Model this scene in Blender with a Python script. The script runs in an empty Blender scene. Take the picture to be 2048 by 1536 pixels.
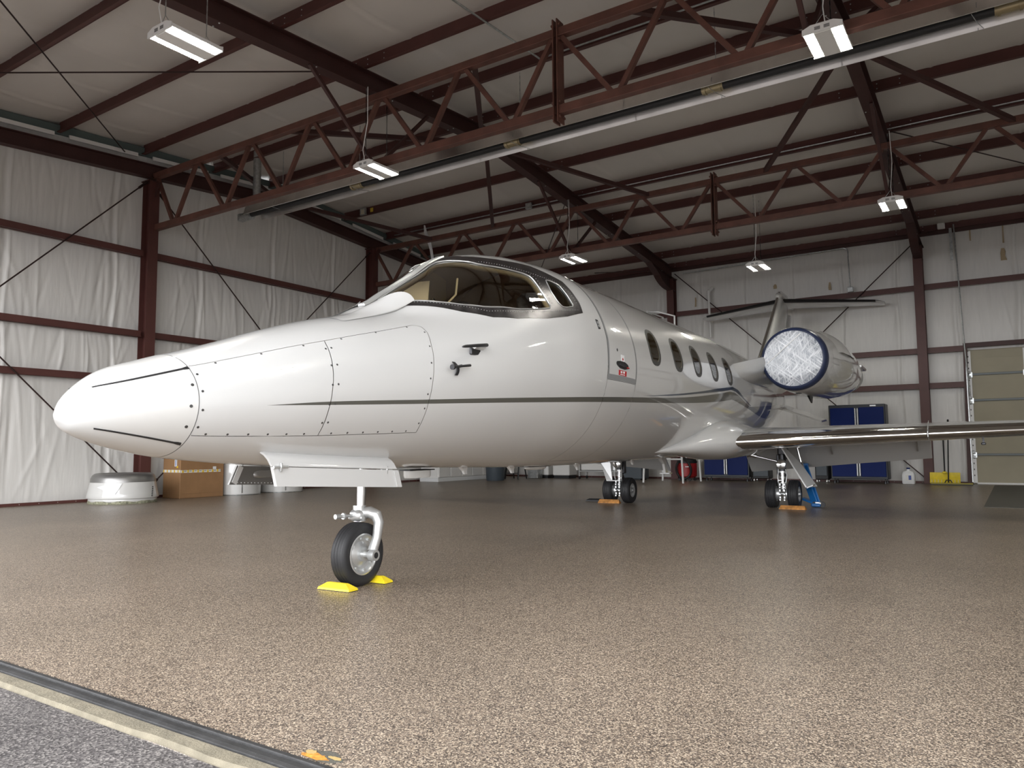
import bpy, bmesh, math, random
import numpy as np
from mathutils import Vector, Matrix
from mathutils.geometry import delaunay_2d_cdt

random.seed(7)
rng = np.random.default_rng(11)
SC = bpy.context.scene
COL = SC.collection

# ------------------------------------------------------------------ camera, sky, exposure
CAM_H = 0.895
YAW, PITCH, ROLL, FPX = 0.5856, 0.0844, -0.0073, 1510.76
fw = Vector((0, math.cos(PITCH), math.sin(PITCH)))
rt = Vector((1, 0, 0))
up = rt.cross(fw)
cr, sr = math.cos(ROLL), math.sin(ROLL)
rt, up = cr * rt + sr * up, -sr * rt + cr * up
Mz = Matrix.Rotation(YAW, 3, 'Z')
rt, up, fw = Mz @ rt, Mz @ up, Mz @ fw
cam_data = bpy.data.cameras.new('camera')
cam = bpy.data.objects.new('camera', cam_data)
COL.objects.link(cam)
m3 = Matrix((rt, up, -fw)).transposed()
cam.matrix_world = Matrix.Translation((0, 0, CAM_H)) @ m3.to_4x4()
cam_data.sensor_width = 36.0
cam_data.lens = FPX / 2048.0 * 36.0
cam_data.clip_end = 500
cam_data.clip_start = 0.05
SC.camera = cam

world = bpy.data.worlds.new('world')
SC.world = world
world.use_nodes = True
wn = world.node_tree
bgn = wn.nodes['Background']
bgn.inputs['Color'].default_value = (0.97, 0.98, 1.0, 1)
bgn.inputs['Strength'].default_value = 3.2

SC.view_settings.view_transform = 'Standard'
SC.view_settings.look = 'None'
SC.view_settings.gamma = 1
SC.view_settings.use_curve_mapping = False
SC.view_settings.exposure = 1.12
SC.cycles.max_bounces = 10
SC.cycles.diffuse_bounces = 6
SC.cycles.glossy_bounces = 4
SC.cycles.transparent_max_bounces = 12
SC.cycles.sample_clamp_indirect = 8.0
SC.cycles.use_denoising = True

# hangar dimensions (metres); x to the right, y into the building, z up
XL, XR, YF, YR = -13.7, 4.5, 1.5, 20.2
RIDGE = 11.0
BAYX = [-7.87, -1.68]            # roof frames
def ztop(y):                      # top of the roof frames
    return 6.78 - (0.072 * (RIDGE - y) if y < RIDGE else 0.095 * (y - RIDGE))

# daylight enters through the open hangar front: a portal guides the sky sampling (it emits nothing itself)
pl = bpy.data.lights.new('door_portal', 'AREA')
pl.shape = 'RECTANGLE'
pl.size, pl.size_y = XR - XL, 4.6
pl.cycles.is_portal = True
po = bpy.data.objects.new('door_portal', pl)
COL.objects.link(po)
po.location = ((XL + XR) / 2, YF - 0.05, 2.3)
po.rotation_euler = (math.radians(90), 0, 0)

LAMP_STRENGTH = 48.0

# ------------------------------------------------------------------ materials
def new_mat(name):
    m = bpy.data.materials.new(name)
    m.use_nodes = True
    return m, m.node_tree, m.node_tree.nodes['Principled BSDF']

def mat(name, col, rough=0.5, metal=0.0, coat=0.0, var=0.0, vscale=6.0, bump=0.0, bscale=40.0, spec=0.5, stretch=(1, 1, 1), emit=None, estr=0.0):
    m, nt, b = new_mat(name)
    b.inputs['Base Color'].default_value = (*col, 1)
    b.inputs['Roughness'].default_value = rough
    b.inputs['Metallic'].default_value = metal
    b.inputs['Coat Weight'].default_value = coat
    b.inputs['Coat Roughness'].default_value = 0.03
    b.inputs['Coat IOR'].default_value = 1.7
    b.inputs['Specular IOR Level'].default_value = spec
    if emit:
        b.inputs['Emission Color'].default_value = (*emit, 1)
        b.inputs['Emission Strength'].default_value = estr
    if var or bump:
        tc = nt.nodes.new('ShaderNodeTexCoord')
        mp = nt.nodes.new('ShaderNodeMapping')
        mp.inputs['Scale'].default_value = stretch
        nt.links.new(tc.outputs['Object'], mp.inputs['Vector'])
    if var:
        n = nt.nodes.new('ShaderNodeTexNoise')
        n.inputs['Scale'].default_value = vscale
        n.inputs['Detail'].default_value = 5
        nt.links.new(mp.outputs[0], n.inputs['Vector'])
        r = nt.nodes.new('ShaderNodeMapRange')
        r.inputs[1].default_value = 0.3; r.inputs[2].default_value = 0.7
        r.inputs[3].default_value = 1 - var; r.inputs[4].default_value = 1 + var
        nt.links.new(n.outputs['Fac'], r.inputs[0])
        mx = nt.nodes.new('ShaderNodeVectorMath'); mx.operation = 'SCALE'
        mx.inputs[0].default_value = col
        nt.links.new(r.outputs[0], mx.inputs['Scale'])
        nt.links.new(mx.outputs[0], b.inputs['Base Color'])
    if bump:
        n2 = nt.nodes.new('ShaderNodeTexNoise')
        n2.inputs['Scale'].default_value = bscale
        n2.inputs['Detail'].default_value = 6
        nt.links.new(mp.outputs[0], n2.inputs['Vector'])
        bp = nt.nodes.new('ShaderNodeBump')
        bp.inputs['Strength'].default_value = bump
        bp.inputs['Distance'].default_value = 0.01
        nt.links.new(n2.outputs['Fac'], bp.inputs['Height'])
        nt.links.new(bp.outputs[0], b.inputs['Normal'])
    return m

def speckle_mat(name, cols, scale, rough, bump=0.15, big=0.12):
    """chips of several colours: floor flakes, asphalt, concrete"""
    m, nt, b = new_mat(name)
    tc = nt.nodes.new('ShaderNodeTexCoord')
    v = nt.nodes.new('ShaderNodeTexVoronoi')
    v.inputs['Scale'].default_value = scale
    nt.links.new(tc.outputs['Object'], v.inputs['Vector'])
    sep = nt.nodes.new('ShaderNodeSeparateColor')
    nt.links.new(v.outputs['Color'], sep.inputs[0])
    ramp = nt.nodes.new('ShaderNodeValToRGB')
    ramp.color_ramp.interpolation = 'CONSTANT'
    els = ramp.color_ramp.elements
    els[0].position = 0; els[0].color = (*cols[0][1], 1)
    els[1].position = cols[1][0]; els[1].color = (*cols[1][1], 1)
    for p, c in cols[2:]:
        e = els.new(p); e.color = (*c, 1)
    nt.links.new(sep.outputs[0], ramp.inputs[0])
    n = nt.nodes.new('ShaderNodeTexNoise')
    n.inputs['Scale'].default_value = 0.9
    n.inputs['Detail'].default_value = 6
    nt.links.new(tc.outputs['Object'], n.inputs['Vector'])
    r = nt.nodes.new('ShaderNodeMapRange')
    r.inputs[1].default_value = 0.3; r.inputs[2].default_value = 0.7
    r.inputs[3].default_value = 1 - big; r.inputs[4].default_value = 1 + big
    nt.links.new(n.outputs['Fac'], r.inputs[0])
    mx = nt.nodes.new('ShaderNodeVectorMath'); mx.operation = 'SCALE'
    nt.links.new(ramp.outputs[0], mx.inputs[0])
    nt.links.new(r.outputs[0], mx.inputs['Scale'])
    nt.links.new(mx.outputs[0], b.inputs['Base Color'])
    b.inputs['Roughness'].default_value = rough
    b.inputs['Specular IOR Level'].default_value = 0.22
    bp = nt.nodes.new('ShaderNodeBump')
    bp.inputs['Strength'].default_value = bump
    bp.inputs['Distance'].default_value = 0.002
    nt.links.new(v.outputs['Distance'], bp.inputs['Height'])
    nt.links.new(bp.outputs[0], b.inputs['Normal'])
    return m

def glass_mat(name, tint, refl=1.0):
    m = bpy.data.materials.new(name); m.use_nodes = True
    nt = m.node_tree; nt.nodes.clear()
    out = nt.nodes.new('ShaderNodeOutputMaterial')
    tr = nt.nodes.new('ShaderNodeBsdfTransparent'); tr.inputs[0].default_value = (*tint, 1)
    gl = nt.nodes.new('ShaderNodeBsdfGlossy'); gl.inputs['Roughness'].default_value = 0.02
    fr = nt.nodes.new('ShaderNodeFresnel'); fr.inputs[0].default_value = 1.5
    ml = nt.nodes.new('ShaderNodeMath'); ml.operation = 'MULTIPLY'; ml.inputs[1].default_value = refl; ml.use_clamp = True
    mix = nt.nodes.new('ShaderNodeMixShader')
    nt.links.new(fr.outputs[0], ml.inputs[0]); nt.links.new(ml.outputs[0], mix.inputs[0])
    nt.links.new(tr.outputs[0], mix.inputs[1]); nt.links.new(gl.outputs[0], mix.inputs[2])
    nt.links.new(mix.outputs[0], out.inputs[0])
    return m

STEEL = mat('red_oxide_steel', (0.090, 0.030, 0.025), 0.5, var=0.12, vscale=3, bump=0.08, bscale=30)
STEEL2 = mat('rusty_truss_steel', (0.120, 0.048, 0.034), 0.55, var=0.25, vscale=5, bump=0.1, bscale=30)
STEELD = mat('dark_red_steel', (0.055, 0.019, 0.016), 0.55, var=0.12, vscale=3)
ROD = mat('brace_rod_steel', (0.05, 0.03, 0.028), 0.45, 0.6)
VINYL = mat('white_vinyl_insulation', (0.70, 0.685, 0.66), 0.40, var=0.03, vscale=1.5, bump=0.45, bscale=1.0, stretch=(14, 14, 1.6))
VINYLC = mat('ceiling_vinyl_insulation', (0.64, 0.60, 0.56), 0.5, var=0.05, vscale=0.8, bump=0.15, bscale=6)
GALV = mat('galvanised_steel', (0.50, 0.52, 0.52), 0.35, 0.85, var=0.2, vscale=20)
GREENGREY = mat('grey_green_flashing', (0.10, 0.13, 0.125), 0.6)
WHITEMETAL = mat('white_enamel', (0.78, 0.77, 0.75), 0.35)
FLOOR = speckle_mat('flake_epoxy_floor', [(0, (0.062, 0.050, 0.042)), (0.25, (0.140, 0.110, 0.086)), (0.48, (0.270, 0.212, 0.158)), (0.72, (0.47, 0.390, 0.300)), (0.90, (0.18, 0.146, 0.120))], 230, 0.33, 0.1, 0.10)
APRON = speckle_mat('grey_asphalt', [(0, (0.055, 0.050, 0.050)), (0.3, (0.100, 0.092, 0.091)), (0.6, (0.15, 0.138, 0.134)), (0.85, (0.24, 0.224, 0.212))], 170, 0.85, 0.6, 0.15)
KERB = mat('pale_concrete', (0.19, 0.168, 0.122), 0.85, var=0.2, vscale=14, bump=0.5, bscale=120)
RAIL = mat('black_rubber_track', (0.030, 0.030, 0.031), 0.55, var=0.3, vscale=9, bump=0.2, bscale=60)
ORANGE = mat('worn_orange_paint', (0.55, 0.24, 0.04), 0.6, var=0.5, vscale=40, bump=0.3, bscale=80)
ALU = mat('polished_reflector', (0.86, 0.83, 0.80), 0.30, 1.0, var=0.08, vscale=3)
TUBEB = mat('black_burner_tube', (0.018, 0.018, 0.02), 0.5)
BRASS = mat('brass_coupling', (0.42, 0.35, 0.22), 0.4, 0.8)
LED = mat('led_strip', (1, 1, 1), 0.4, emit=(1.0, 0.97, 0.86), estr=LAMP_STRENGTH)
PAINT = mat('white_aircraft_paint', (0.59, 0.59, 0.585), 0.28, coat=1.0)
PAINTL = mat('white_radome_paint', (0.60, 0.595, 0.58), 0.30, coat=0.8)
GREYP = mat('grey_stripe_paint', (0.085, 0.085, 0.075), 0.28, coat=1.0)
BLUEP = mat('dark_blue_stripe_paint', (0.012, 0.030, 0.065), 0.28, coat=1.0)
DOORGREY = mat('door_outline_grey', (0.23, 0.235, 0.24), 0.4, coat=0.5)
SEAM = mat('panel_gap', (0.16, 0.16, 0.16), 0.7)
FASTM = mat('fastener_steel', (0.10, 0.10, 0.10), 0.4, 0.7)
BARE = mat('bare_window_surround_metal', (0.10, 0.094, 0.098), 0.28, 0.85, var=0.35, vscale=14)
CHROME = mat('polished_leading_edge', (0.74, 0.73, 0.71), 0.10, 1.0)
SILVER = mat('silver_gear_paint', (0.62, 0.63, 0.63), 0.32, 0.7)
STRUT = mat('chromed_strut', (0.75, 0.75, 0.76), 0.12, 1.0)
DARKMET = mat('dark_gear_metal', (0.07, 0.07, 0.075), 0.4, 0.8)
RUBBER = mat('tyre_rubber', (0.020, 0.020, 0.022), 0.55, bump=0.06, bscale=80)
BOOT = mat('black_deice_boot', (0.012, 0.012, 0.013), 0.4)
BLACK = mat('black_plastic', (0.015, 0.015, 0.016), 0.5)
TRIMB = mat('beige_cockpit_trim', (0.80, 0.72, 0.50), 0.6)
LINING = mat('grey_brown_cockpit_lining', (0.60, 0.53, 0.43), 0.8)
LEATHER = mat('dark_leather', (0.045, 0.040, 0.036), 0.5)
CREAM = mat('cream_panel', (0.66, 0.60, 0.46), 0.6)
GLASSC = glass_mat('cockpit_glass', (0.78, 0.73, 0.64), 2.0)
GLASSW = glass_mat('cabin_glass', (0.55, 0.52, 0.46), 1.2)
YELLOW = mat('yellow_plastic', (0.80, 0.62, 0.02), 0.45, var=0.08, vscale=20)
WOOD = mat('worn_painted_wood', (0.42, 0.19, 0.05), 0.8, var=0.45, vscale=18, bump=0.3, bscale=40, stretch=(1, 1, 1))
CARD = mat('brown_cardboard', (0.30, 0.165, 0.075), 0.75, var=0.07, vscale=5)
TAPE = mat('white_printed_tape', (0.75, 0.74, 0.70), 0.5)
TAPEY = mat('yellow_print', (0.75, 0.48, 0.03), 0.5)
PAPER = mat('white_paper', (0.78, 0.79, 0.80), 0.5)
BLUEINK = mat('blue_print', (0.06, 0.10, 0.35), 0.5)
REDP = mat('red_plastic', (0.42, 0.018, 0.02), 0.4)
PINK = mat('faded_red_tube', (0.50, 0.14, 0.14), 0.5)
BLUEC = mat('blue_cabinet_enamel', (0.006, 0.019, 0.125), 0.45, spec=0.15)
BLUEJ = mat('blue_jack_enamel', (0.012, 0.13, 0.38), 0.35)
NAVY = mat('navy_cover_fabric', (0.016, 0.026, 0.070), 0.35)
TAN = mat('tan_door_panel', (0.36, 0.325, 0.235), 0.6, var=0.04, vscale=2)
GREYBAR = mat('grey_door_bar', (0.19, 0.21, 0.215), 0.5)
GREYMAT = mat('dark_green_mat', (0.10, 0.095, 0.08), 0.6, bump=0.5, bscale=200)
STAIN = mat('rust_stain', (0.40, 0.31, 0.19), 0.6)
MUD = mat('mossy_rim', (0.24, 0.24, 0.17), 0.9, var=0.6, vscale=25)
GREYPL = mat('grey_plastic', (0.06, 0.075, 0.09), 0.45)
GASKET = mat('rubber_gasket', (0.05, 0.048, 0.045), 0.5)
STICKR = mat('red_placard', (0.45, 0.01, 0.015), 0.4)
YSTICK = mat('yellow_sticker', (0.70, 0.50, 0.05), 0.5)

# white streaky plastic film on the engine cover
def film_mat():
    m, nt, b = new_mat('streaky_plastic_film')
    tc = nt.nodes.new('ShaderNodeTexCoord')
    fac = None
    for rot, sc, st in ((0.15, 9, (6, 1, 0.5)), (-0.75, 7, (5, 1, 0.6)), (0.9, 6, (7, 1, 0.4))):
        mp = nt.nodes.new('ShaderNodeMapping')
        mr = nt.nodes.new('ShaderNodeMapping'); mr.inputs['Rotation'].default_value = (0, rot, 0)
        nt.links.new(tc.outputs['Object'], mr.inputs[0])
        mp.inputs['Scale'].default_value = st
        nt.links.new(mr.outputs[0], mp.inputs[0])
        n = nt.nodes.new('ShaderNodeTexNoise'); n.inputs['Scale'].default_value = sc; n.inputs['Detail'].default_value = 8
        n.inputs['Roughness'].default_value = 0.7
        nt.links.new(mp.outputs[0], n.inputs['Vector'])
        if fac is None: fac = n.outputs['Fac']
        else:
            mx = nt.nodes.new('ShaderNodeMath'); mx.operation = 'MAXIMUM'
            nt.links.new(fac, mx.inputs[0]); nt.links.new(n.outputs['Fac'], mx.inputs[1]); fac = mx.outputs[0]
    r = nt.nodes.new('ShaderNodeValToRGB')
    r.color_ramp.elements[0].position = 0.47; r.color_ramp.elements[0].color = (0.14, 0.16, 0.20, 1)
    r.color_ramp.elements[1].position = 0.70; r.color_ramp.elements[1].color = (0.92, 0.94, 0.98, 1)
    nt.links.new(fac, r.inputs[0])
    nt.links.new(r.outputs[0], b.inputs['Base Color'])
    b.inputs['Roughness'].default_value = 0.25
    b.inputs['Coat Weight'].default_value = 0.5
    return m
FILM = film_mat()

# ------------------------------------------------------------------ mesh helpers
class MB:
    """collects shapes; build() links them as one mesh object"""
    def __init__(self):
        self.v = []; self.f = []; self.m = []
    def add(self, vs, fs, mi=0):
        o = len(self.v)
        self.v += [tuple(map(float, p)) for p in vs]
        self.f += [tuple(i + o for i in f) for f in fs]
        self.m += [mi] * len(fs)
        return self
    def box(self, c, d, mi=0, R=None, bev=0.0):
        hx, hy, hz = d[0] / 2, d[1] / 2, d[2] / 2
        if bev > 0:
            b = min(bev, hx * .9, hy * .9, hz * .9)
            vs = []
            idx = {}
            for sx in (-1, 1):
                for sy in (-1, 1):
                    for sz in (-1, 1):
                        for k, (a, e, g) in enumerate(((hx, hy - b, hz - b), (hx - b, hy, hz - b), (hx - b, hy - b, hz))):
                            idx[sx, sy, sz, k] = len(vs); vs.append((sx * a, sy * e, sz * g))
            fs = []
            for s in (-1, 1):
                fs.append([idx[s, y, z, 0] for y, z in ((-1, -1), (1, -1), (1, 1), (-1, 1))][::s])
                fs.append([idx[x, s, z, 1] for x, z in ((-1, -1), (-1, 1), (1, 1), (1, -1))][::s])
                fs.append([idx[x, y, s, 2] for x, y in ((-1, -1), (1, -1), (1, 1), (-1, 1))][::s])
            for a in (-1, 1):
                for b2 in (-1, 1):
                    fs.append([idx[a, b2, -1, 0], idx[a, b2, 1, 0], idx[a, b2, 1, 1], idx[a, b2, -1, 1]][::-a * b2 or 1])
                    fs.append([idx[a, -1, b2, 0], idx[a, 1, b2, 0], idx[a, 1, b2, 2], idx[a, -1, b2, 2]][::a * b2])
                    fs.append([idx[-1, a, b2, 1], idx[1, a, b2, 1], idx[1, a, b2, 2], idx[-1, a, b2, 2]][::-a * b2])
            for sx in (-1, 1):
                for sy in (-1, 1):
                    for sz in (-1, 1):
                        fs.append([idx[sx, sy, sz, k] for k in range(3)][::sx * sy * sz])
        else:
            vs = [(sx * hx, sy * hy, sz * hz) for sx in (-1, 1) for sy in (-1, 1) for sz in (-1, 1)]
            fs = [(0, 1, 3, 2), (4, 6, 7, 5), (0, 4, 5, 1), (2, 3, 7, 6), (0, 2, 6, 4), (1, 5, 7, 3)]
        if R is not None:
            vs = [R @ Vector(p) for p in vs]
        return self.add([(p[0] + c[0], p[1] + c[1], p[2] + c[2]) for p in vs], fs, mi)
    def bar(self, p0, p1, wd, ht, mi=0, upv=(0, 0, 1), bev=0.0):
        p0, p1 = Vector(p0), Vector(p1)
        d = p1 - p0; L = d.length; d.normalize()
        u = Vector(upv); s = d.cross(u)
        if s.length < 1e-4: s = d.cross(Vector((1, 0, 0)))
        s.normalize(); u = s.cross(d)
        R = Matrix((d, s, u)).transposed()
        return self.box((p0 + p1) / 2, (L, wd, ht), mi, R, bev)
    def tube(self, path, r, n=10, mi=0, cap=True):
        P = [Vector(p) for p in path]
        rs = r if isinstance(r, (list, tuple)) else [r] * len(P)
        rings = []; prev = None
        for i, p in enumerate(P):
            t = (P[min(i + 1, len(P) - 1)] - P[max(i - 1, 0)]).normalized()
            if prev is None:
                a = t.orthogonal().normalized()
            else:
                a = (prev - t * prev.dot(t)).normalized()
            prev = a; b = t.cross(a)
            rings.append([p + (a * math.cos(q) + b * math.sin(q)) * rs[i] for q in (2 * math.pi * k / n for k in range(n))])
        vs = [q for R in rings for q in R]
        fs = []
        for i in range(len(P) - 1):
            for k in range(n):
                fs.append((i * n + k, i * n + (k + 1) % n, (i + 1) * n + (k + 1) % n, (i + 1) * n + k))
        if cap:
            fs.append(tuple(range(n))[::-1]); fs.append(tuple((len(P) - 1) * n + k for k in range(n)))
        return self.add(vs, fs, mi)
    def cyl(self, p0, p1, r, n=16, mi=0):
        return self.tube([p0, p1], r, n, mi)
    def lathe(self, prof, c=(0, 0, 0), axis='z', n=32, mi=0, close=False):
        """prof: (radius, position along the axis)"""
        vs = []
        for r, h in prof:
            for k in range(n):
                q = 2 * math.pi * k / n
                a, b = r * math.cos(q), r * math.sin(q)
                p = {'z': (a, b, h), 'x': (h, a, b), 'y': (b, h, a)}[axis]
                vs.append((p[0] + c[0], p[1] + c[1], p[2] + c[2]))
        fs = []
        for i in range(len(prof) - (0 if close else 1)):
            j = (i + 1) % len(prof)
            for k in range(n):
                fs.append((i * n + k, i * n + (k + 1) % n, j * n + (k + 1) % n, j * n + k))
        return self.add(vs, fs, mi)
    def loft(self, rings, mi=0, cap=True, closed=True):
        n = len(rings[0]); vs = [p for R in rings for p in R]; fs = []
        for i in range(len(rings) - 1):
            for k in range(n if closed else n - 1):
                fs.append((i * n + k, i * n + (k + 1) % n, (i + 1) * n + (k + 1) % n, (i + 1) * n + k))
        if cap and closed:
            fs.append(tuple(range(n))[::-1]); fs.append(tuple((len(rings) - 1) * n + k for k in range(n)))
        return self.add(vs, fs, mi)
    def prism(self, poly, h, plane='xy', off=0.0, mi=0):
        """poly extruded by h along the third axis from off"""
        def P(a, b, c): return {'xy': (a, b, c), 'yz': (c, a, b), 'xz': (a, c, b)}[plane]
        n = len(poly)
        vs = [P(a, b, off) for a, b in poly] + [P(a, b, off + h) for a, b in poly]
        fs = [tuple(range(n))[::-1], tuple(range(n, 2 * n))] + [(k, (k + 1) % n, n + (k + 1) % n, n + k) for k in range(n)]
        return self.add(vs, fs, mi)
    def build(self, name, mats, parent=None, smooth=None, fix=True):
        me = bpy.data.meshes.new(name)
        me.from_pydata(self.v, [], self.f)
        for x in (mats if isinstance(mats, (list, tuple)) else [mats]): me.materials.append(x)
        me.polygons.foreach_set('material_index', self.m)
        if fix and len(self.f) < 60000:
            bm = bmesh.new(); bm.from_mesh(me)
            bmesh.ops.recalc_face_normals(bm, faces=bm.faces)
            bm.to_mesh(me); bm.free()
        if smooth is not None:
            me.polygons.foreach_set('use_smooth', [True] * len(me.polygons))
            if smooth < 180: me.set_sharp_from_angle(angle=math.radians(smooth))
        me.update()
        o = bpy.data.objects.new(name, me)
        COL.objects.link(o)
        if parent: o.parent = parent
        return o

def tag(o, label=None, cat=None, group=None, kind=None):
    if label: o['label'] = label
    if cat: o['category'] = cat
    if group: o['group'] = group
    if kind: o['kind'] = kind
    return o
def thing(name, label, cat, loc=(0, 0, 0), rz=0.0, group=None):
    o = bpy.data.objects.new(name, None)
    o.empty_display_size = 0.2
    COL.objects.link(o)
    o.location = loc; o.rotation_euler = (0, 0, rz)
    return tag(o, label, cat, group)
def dup(o, parent=None):
    c = o.copy(); COL.objects.link(c)
    c.parent = parent
    for ch in list(o.children): dup(ch, c)
    return c

def text(body, size, parent, loc, rot, m, name='lettering', extrude=0.0004):
    cu = bpy.data.curves.new(name, 'FONT'); cu.body = body; cu.size = size
    cu.align_x = 'CENTER'; cu.align_y = 'CENTER'; cu.extrude = extrude
    tmp = bpy.data.objects.new(name, cu); COL.objects.link(tmp)
    dg = bpy.context.evaluated_depsgraph_get()
    me = bpy.data.meshes.new_from_object(tmp.evaluated_get(dg))
    bpy.data.objects.remove(tmp)
    me.materials.clear(); me.materials.append(m)
    o = bpy.data.objects.new(name, me); COL.objects.link(o)
    o.parent = parent; o.location = loc; o.rotation_euler = rot
    return o

# ------------------------------------------------------------------ floor, apron, threshold
def slab(name, x0, x1, y0, y1, m, z=0.0, t=0.15):
    b = MB(); b.box(((x0 + x1) / 2, (y0 + y1) / 2, z - t / 2), (x1 - x0, y1 - y0, t))
    o = b.build(name, m); tag(o, kind='structure'); return o
floor = slab('floor', XL - 0.3, XR + 0.3, YF + 0.07, YR + 0.3, FLOOR)
apron = slab('floor_apron', -60, 60, -70, YF - 0.10, APRON, z=-0.008)
kerb = MB()
n = 180
xs = np.linspace(XL, XR, n)
w_in = 1.472; jag = np.cumsum(rng.normal(0, 0.004, n)); jag -= np.linspace(jag[0], jag[-1], n)
vs = []
for i, x in enumerate(xs):
    yo = 1.428 + float(np.clip(jag[i], -.015, .015))
    vs += [(x, yo - .012, -0.012), (x, yo, 0.004), (x, w_in, 0.004), (x, w_in, -0.03)]
fs = [(4 * i + k, 4 * i + 4 + k, 4 * i + 5 + k, 4 * i + 1 + k) for i in range(n - 1) for k in range(3)]
kerb.add(vs, fs)
tag(kerb.build('trim_1', KERB), kind='structure')
rail = MB()
prof = [(1.472, -.03), (1.472, -.010), (1.482, -.012), (1.486, .004), (1.500, .007), (1.518, .006), (1.524, -.008), (1.534, -.008), (1.538, .006), (1.556, .004), (1.572, -.02)]
rail.loft([[(x, y, z) for y, z in prof] for x in (XL, XR)], cap=False, closed=False)
tag(rail.build('trim_2', RAIL), kind='structure')
# worn orange paint spot by the threshold
sp = MB()
def blob(cx, cy, rx, ry, z0, mi, nn=26):
    pts = [(cx + rx * rng.uniform(.75, 1.15) * math.cos(a), cy + ry * rng.uniform(.7, 1.2) * math.sin(a)) for a in np.linspace(0, 2 * math.pi, nn)[:-1]]
    sp.prism(pts, .0012, 'xy', z0, mi)
blob(-1.735, 1.600, .075, .034, .0002, 1); blob(-1.752, 1.586, .052, .018, .0018, 0); blob(-1.690, 1.606, .028, .008, .0018, 2); blob(-1.785, 1.600, .02, .014, .0024, 2)
o = sp.build('paint_mark', [ORANGE, GREYMAT, mat('faded_yellow_paint', (.42, .30, .12), .7)]); tag(o, 'worn orange paint mark on the floor beside the door track', 'paint mark')

# ------------------------------------------------------------------ insulated walls: sheets that puff out between the girts
def sheet(name, axis, at, u0, u1, z0, zf, girts, seams, mats, inward, du=.022, dz=.065, wr=1.0, seed=1):
    r = np.random.default_rng(seed)
    nu = int((u1 - u0) / du) + 1; nz = int(6.9 / dz) + 1
    U, T = np.meshgrid(np.linspace(u0, u1, nu), np.linspace(0, 1, nz), indexing='ij')
    top = np.array([zf(u) for u in U[:, 0]])[:, None]
    Z = z0 + (top - z0) * T
    off = np.zeros_like(Z)
    lv = [z0] + list(girts) + [7.2]
    for a, b in zip(lv[:-1], lv[1:]):
        m = (Z >= a) & (Z < b); q = (Z - a) / (b - a)
        off += np.where(m, .05 * np.clip(np.sin(np.pi * np.clip(q, 0, 1)), 0, 1) ** .55, 0)
    for s in seams:
        d = U - s - .02 * np.sin(Z * 3 + s * 7)
        off -= .022 * np.exp(-(d / .05) ** 2)
        off += .016 * np.exp(-((d - .07) / .016) ** 2)
    for a, b in zip(lv[:-1], lv[1:]):
        for k in range(int((u1 - u0) * 11 * wr)):
            uc = r.uniform(u0, u1); zc = r.uniform(a, b); ln = r.uniform(.3, 1.2); sl = r.normal(.0, .14); wd = r.uniform(.018, .042)
            if r.random() < .55:                     # wrinkles gather at the fasteners along the girts and seams
                uc = seams[r.integers(len(seams))] + r.normal(0, .35); sl += .16 * np.sign(r.normal())
            d = (U - uc) - sl * (Z - zc)
            amp = r.uniform(.004, .014) * r.choice([1, 1, -1])
            i0, i1 = max(0, int((uc - u0 - 1.3) / du)), int((uc - u0 + 1.3) / du)
            if i1 <= 1: continue
            off[i0:i1] += (amp * np.exp(-(d[i0:i1] / wd) ** 2) * np.exp(-((Z[i0:i1] - zc) / ln) ** 2) * ((Z[i0:i1] > a) & (Z[i0:i1] < b)))
    A = at + inward * off
    P = np.stack([A, U, Z] if axis == 'x' else [U, A, Z], -1).reshape(-1, 3)
    I = np.arange(nu * nz).reshape(nu, nz)
    F = np.stack([I[:-1, :-1], I[1:, :-1], I[1:, 1:], I[:-1, 1:]], -1).reshape(-1, 4)
    me = bpy.data.meshes.new(name)
    me.from_pydata(P.tolist(), [], F.tolist())
    me.materials.append(mats)
    me.polygons.foreach_set('use_smooth', [True] * len(me.polygons))
    o = bpy.data.objects.new(name, me); COL.objects.link(o)
    return tag(o, kind='structure')

GL = [2.22, 3.08, 4.62]
GR = [2.27, 3.10, 4.61]
seamsL = [1.93, 3.74, 5.55, 7.36, 9.14, 10.96, 12.75, 14.55, 16.36, 18.1, 19.6]
wall_left = sheet('wall_left', 'x', XL - .06, YF, YR + .1, 0, lambda y: ztop(y) + .1, GL, seamsL, VINYL, 1, wr=1.0, seed=3)
seamsR = list(np.arange(-13.2, 4.4, 1.22))
wall_rear = sheet('wall_rear', 'y', YR + .06, XL - .1, XR + .1, 0, lambda x: ztop(YR) + .15, GR, seamsR, VINYL, -1, wr=.3, seed=5)
wall_right = sheet('wall_right', 'x', XR + .06, YF, YR + .1, 0, lambda y: ztop(y) + .1, GL, seamsL, VINYL, -1, du=.2, dz=.15, wr=.1, seed=6)
# weathertight outside skins so no daylight leaks through the sheets
for nm, c, d in (('wall_left_cladding', (XL - .35, (YF + YR) / 2, 3.4), (.08, YR - YF + 1, 6.9)), ('wall_rear_cladding', ((XL + XR) / 2, YR + .4, 3.2), (XR - XL + 1, .08, 6.6)), ('wall_right_cladding', (XR + .35, (YF + YR) / 2, 3.4), (.08, YR - YF + 1, 6.9))):
    tag(MB().box(c, d).build(nm, WHITEMETAL), kind='structure')
# header above the open hangar door
o = MB().box(((XL + XR) / 2, YF + .1, 5.6), (XR - XL + .6, .16, 2.1)).build('wall_front', VINYL); tag(o, kind='structure')

d2 = MB().bar(((XL + XR) / 2, YF - .05, 4.62), ((XL + XR) / 2, YF - 2.2, 4.85), XR - XL, .10).build('added_shade_leaf', VINYL); tag(d2, kind='structure')  # unseen raised door leaf, added to cut the high sky light on the nose
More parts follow.
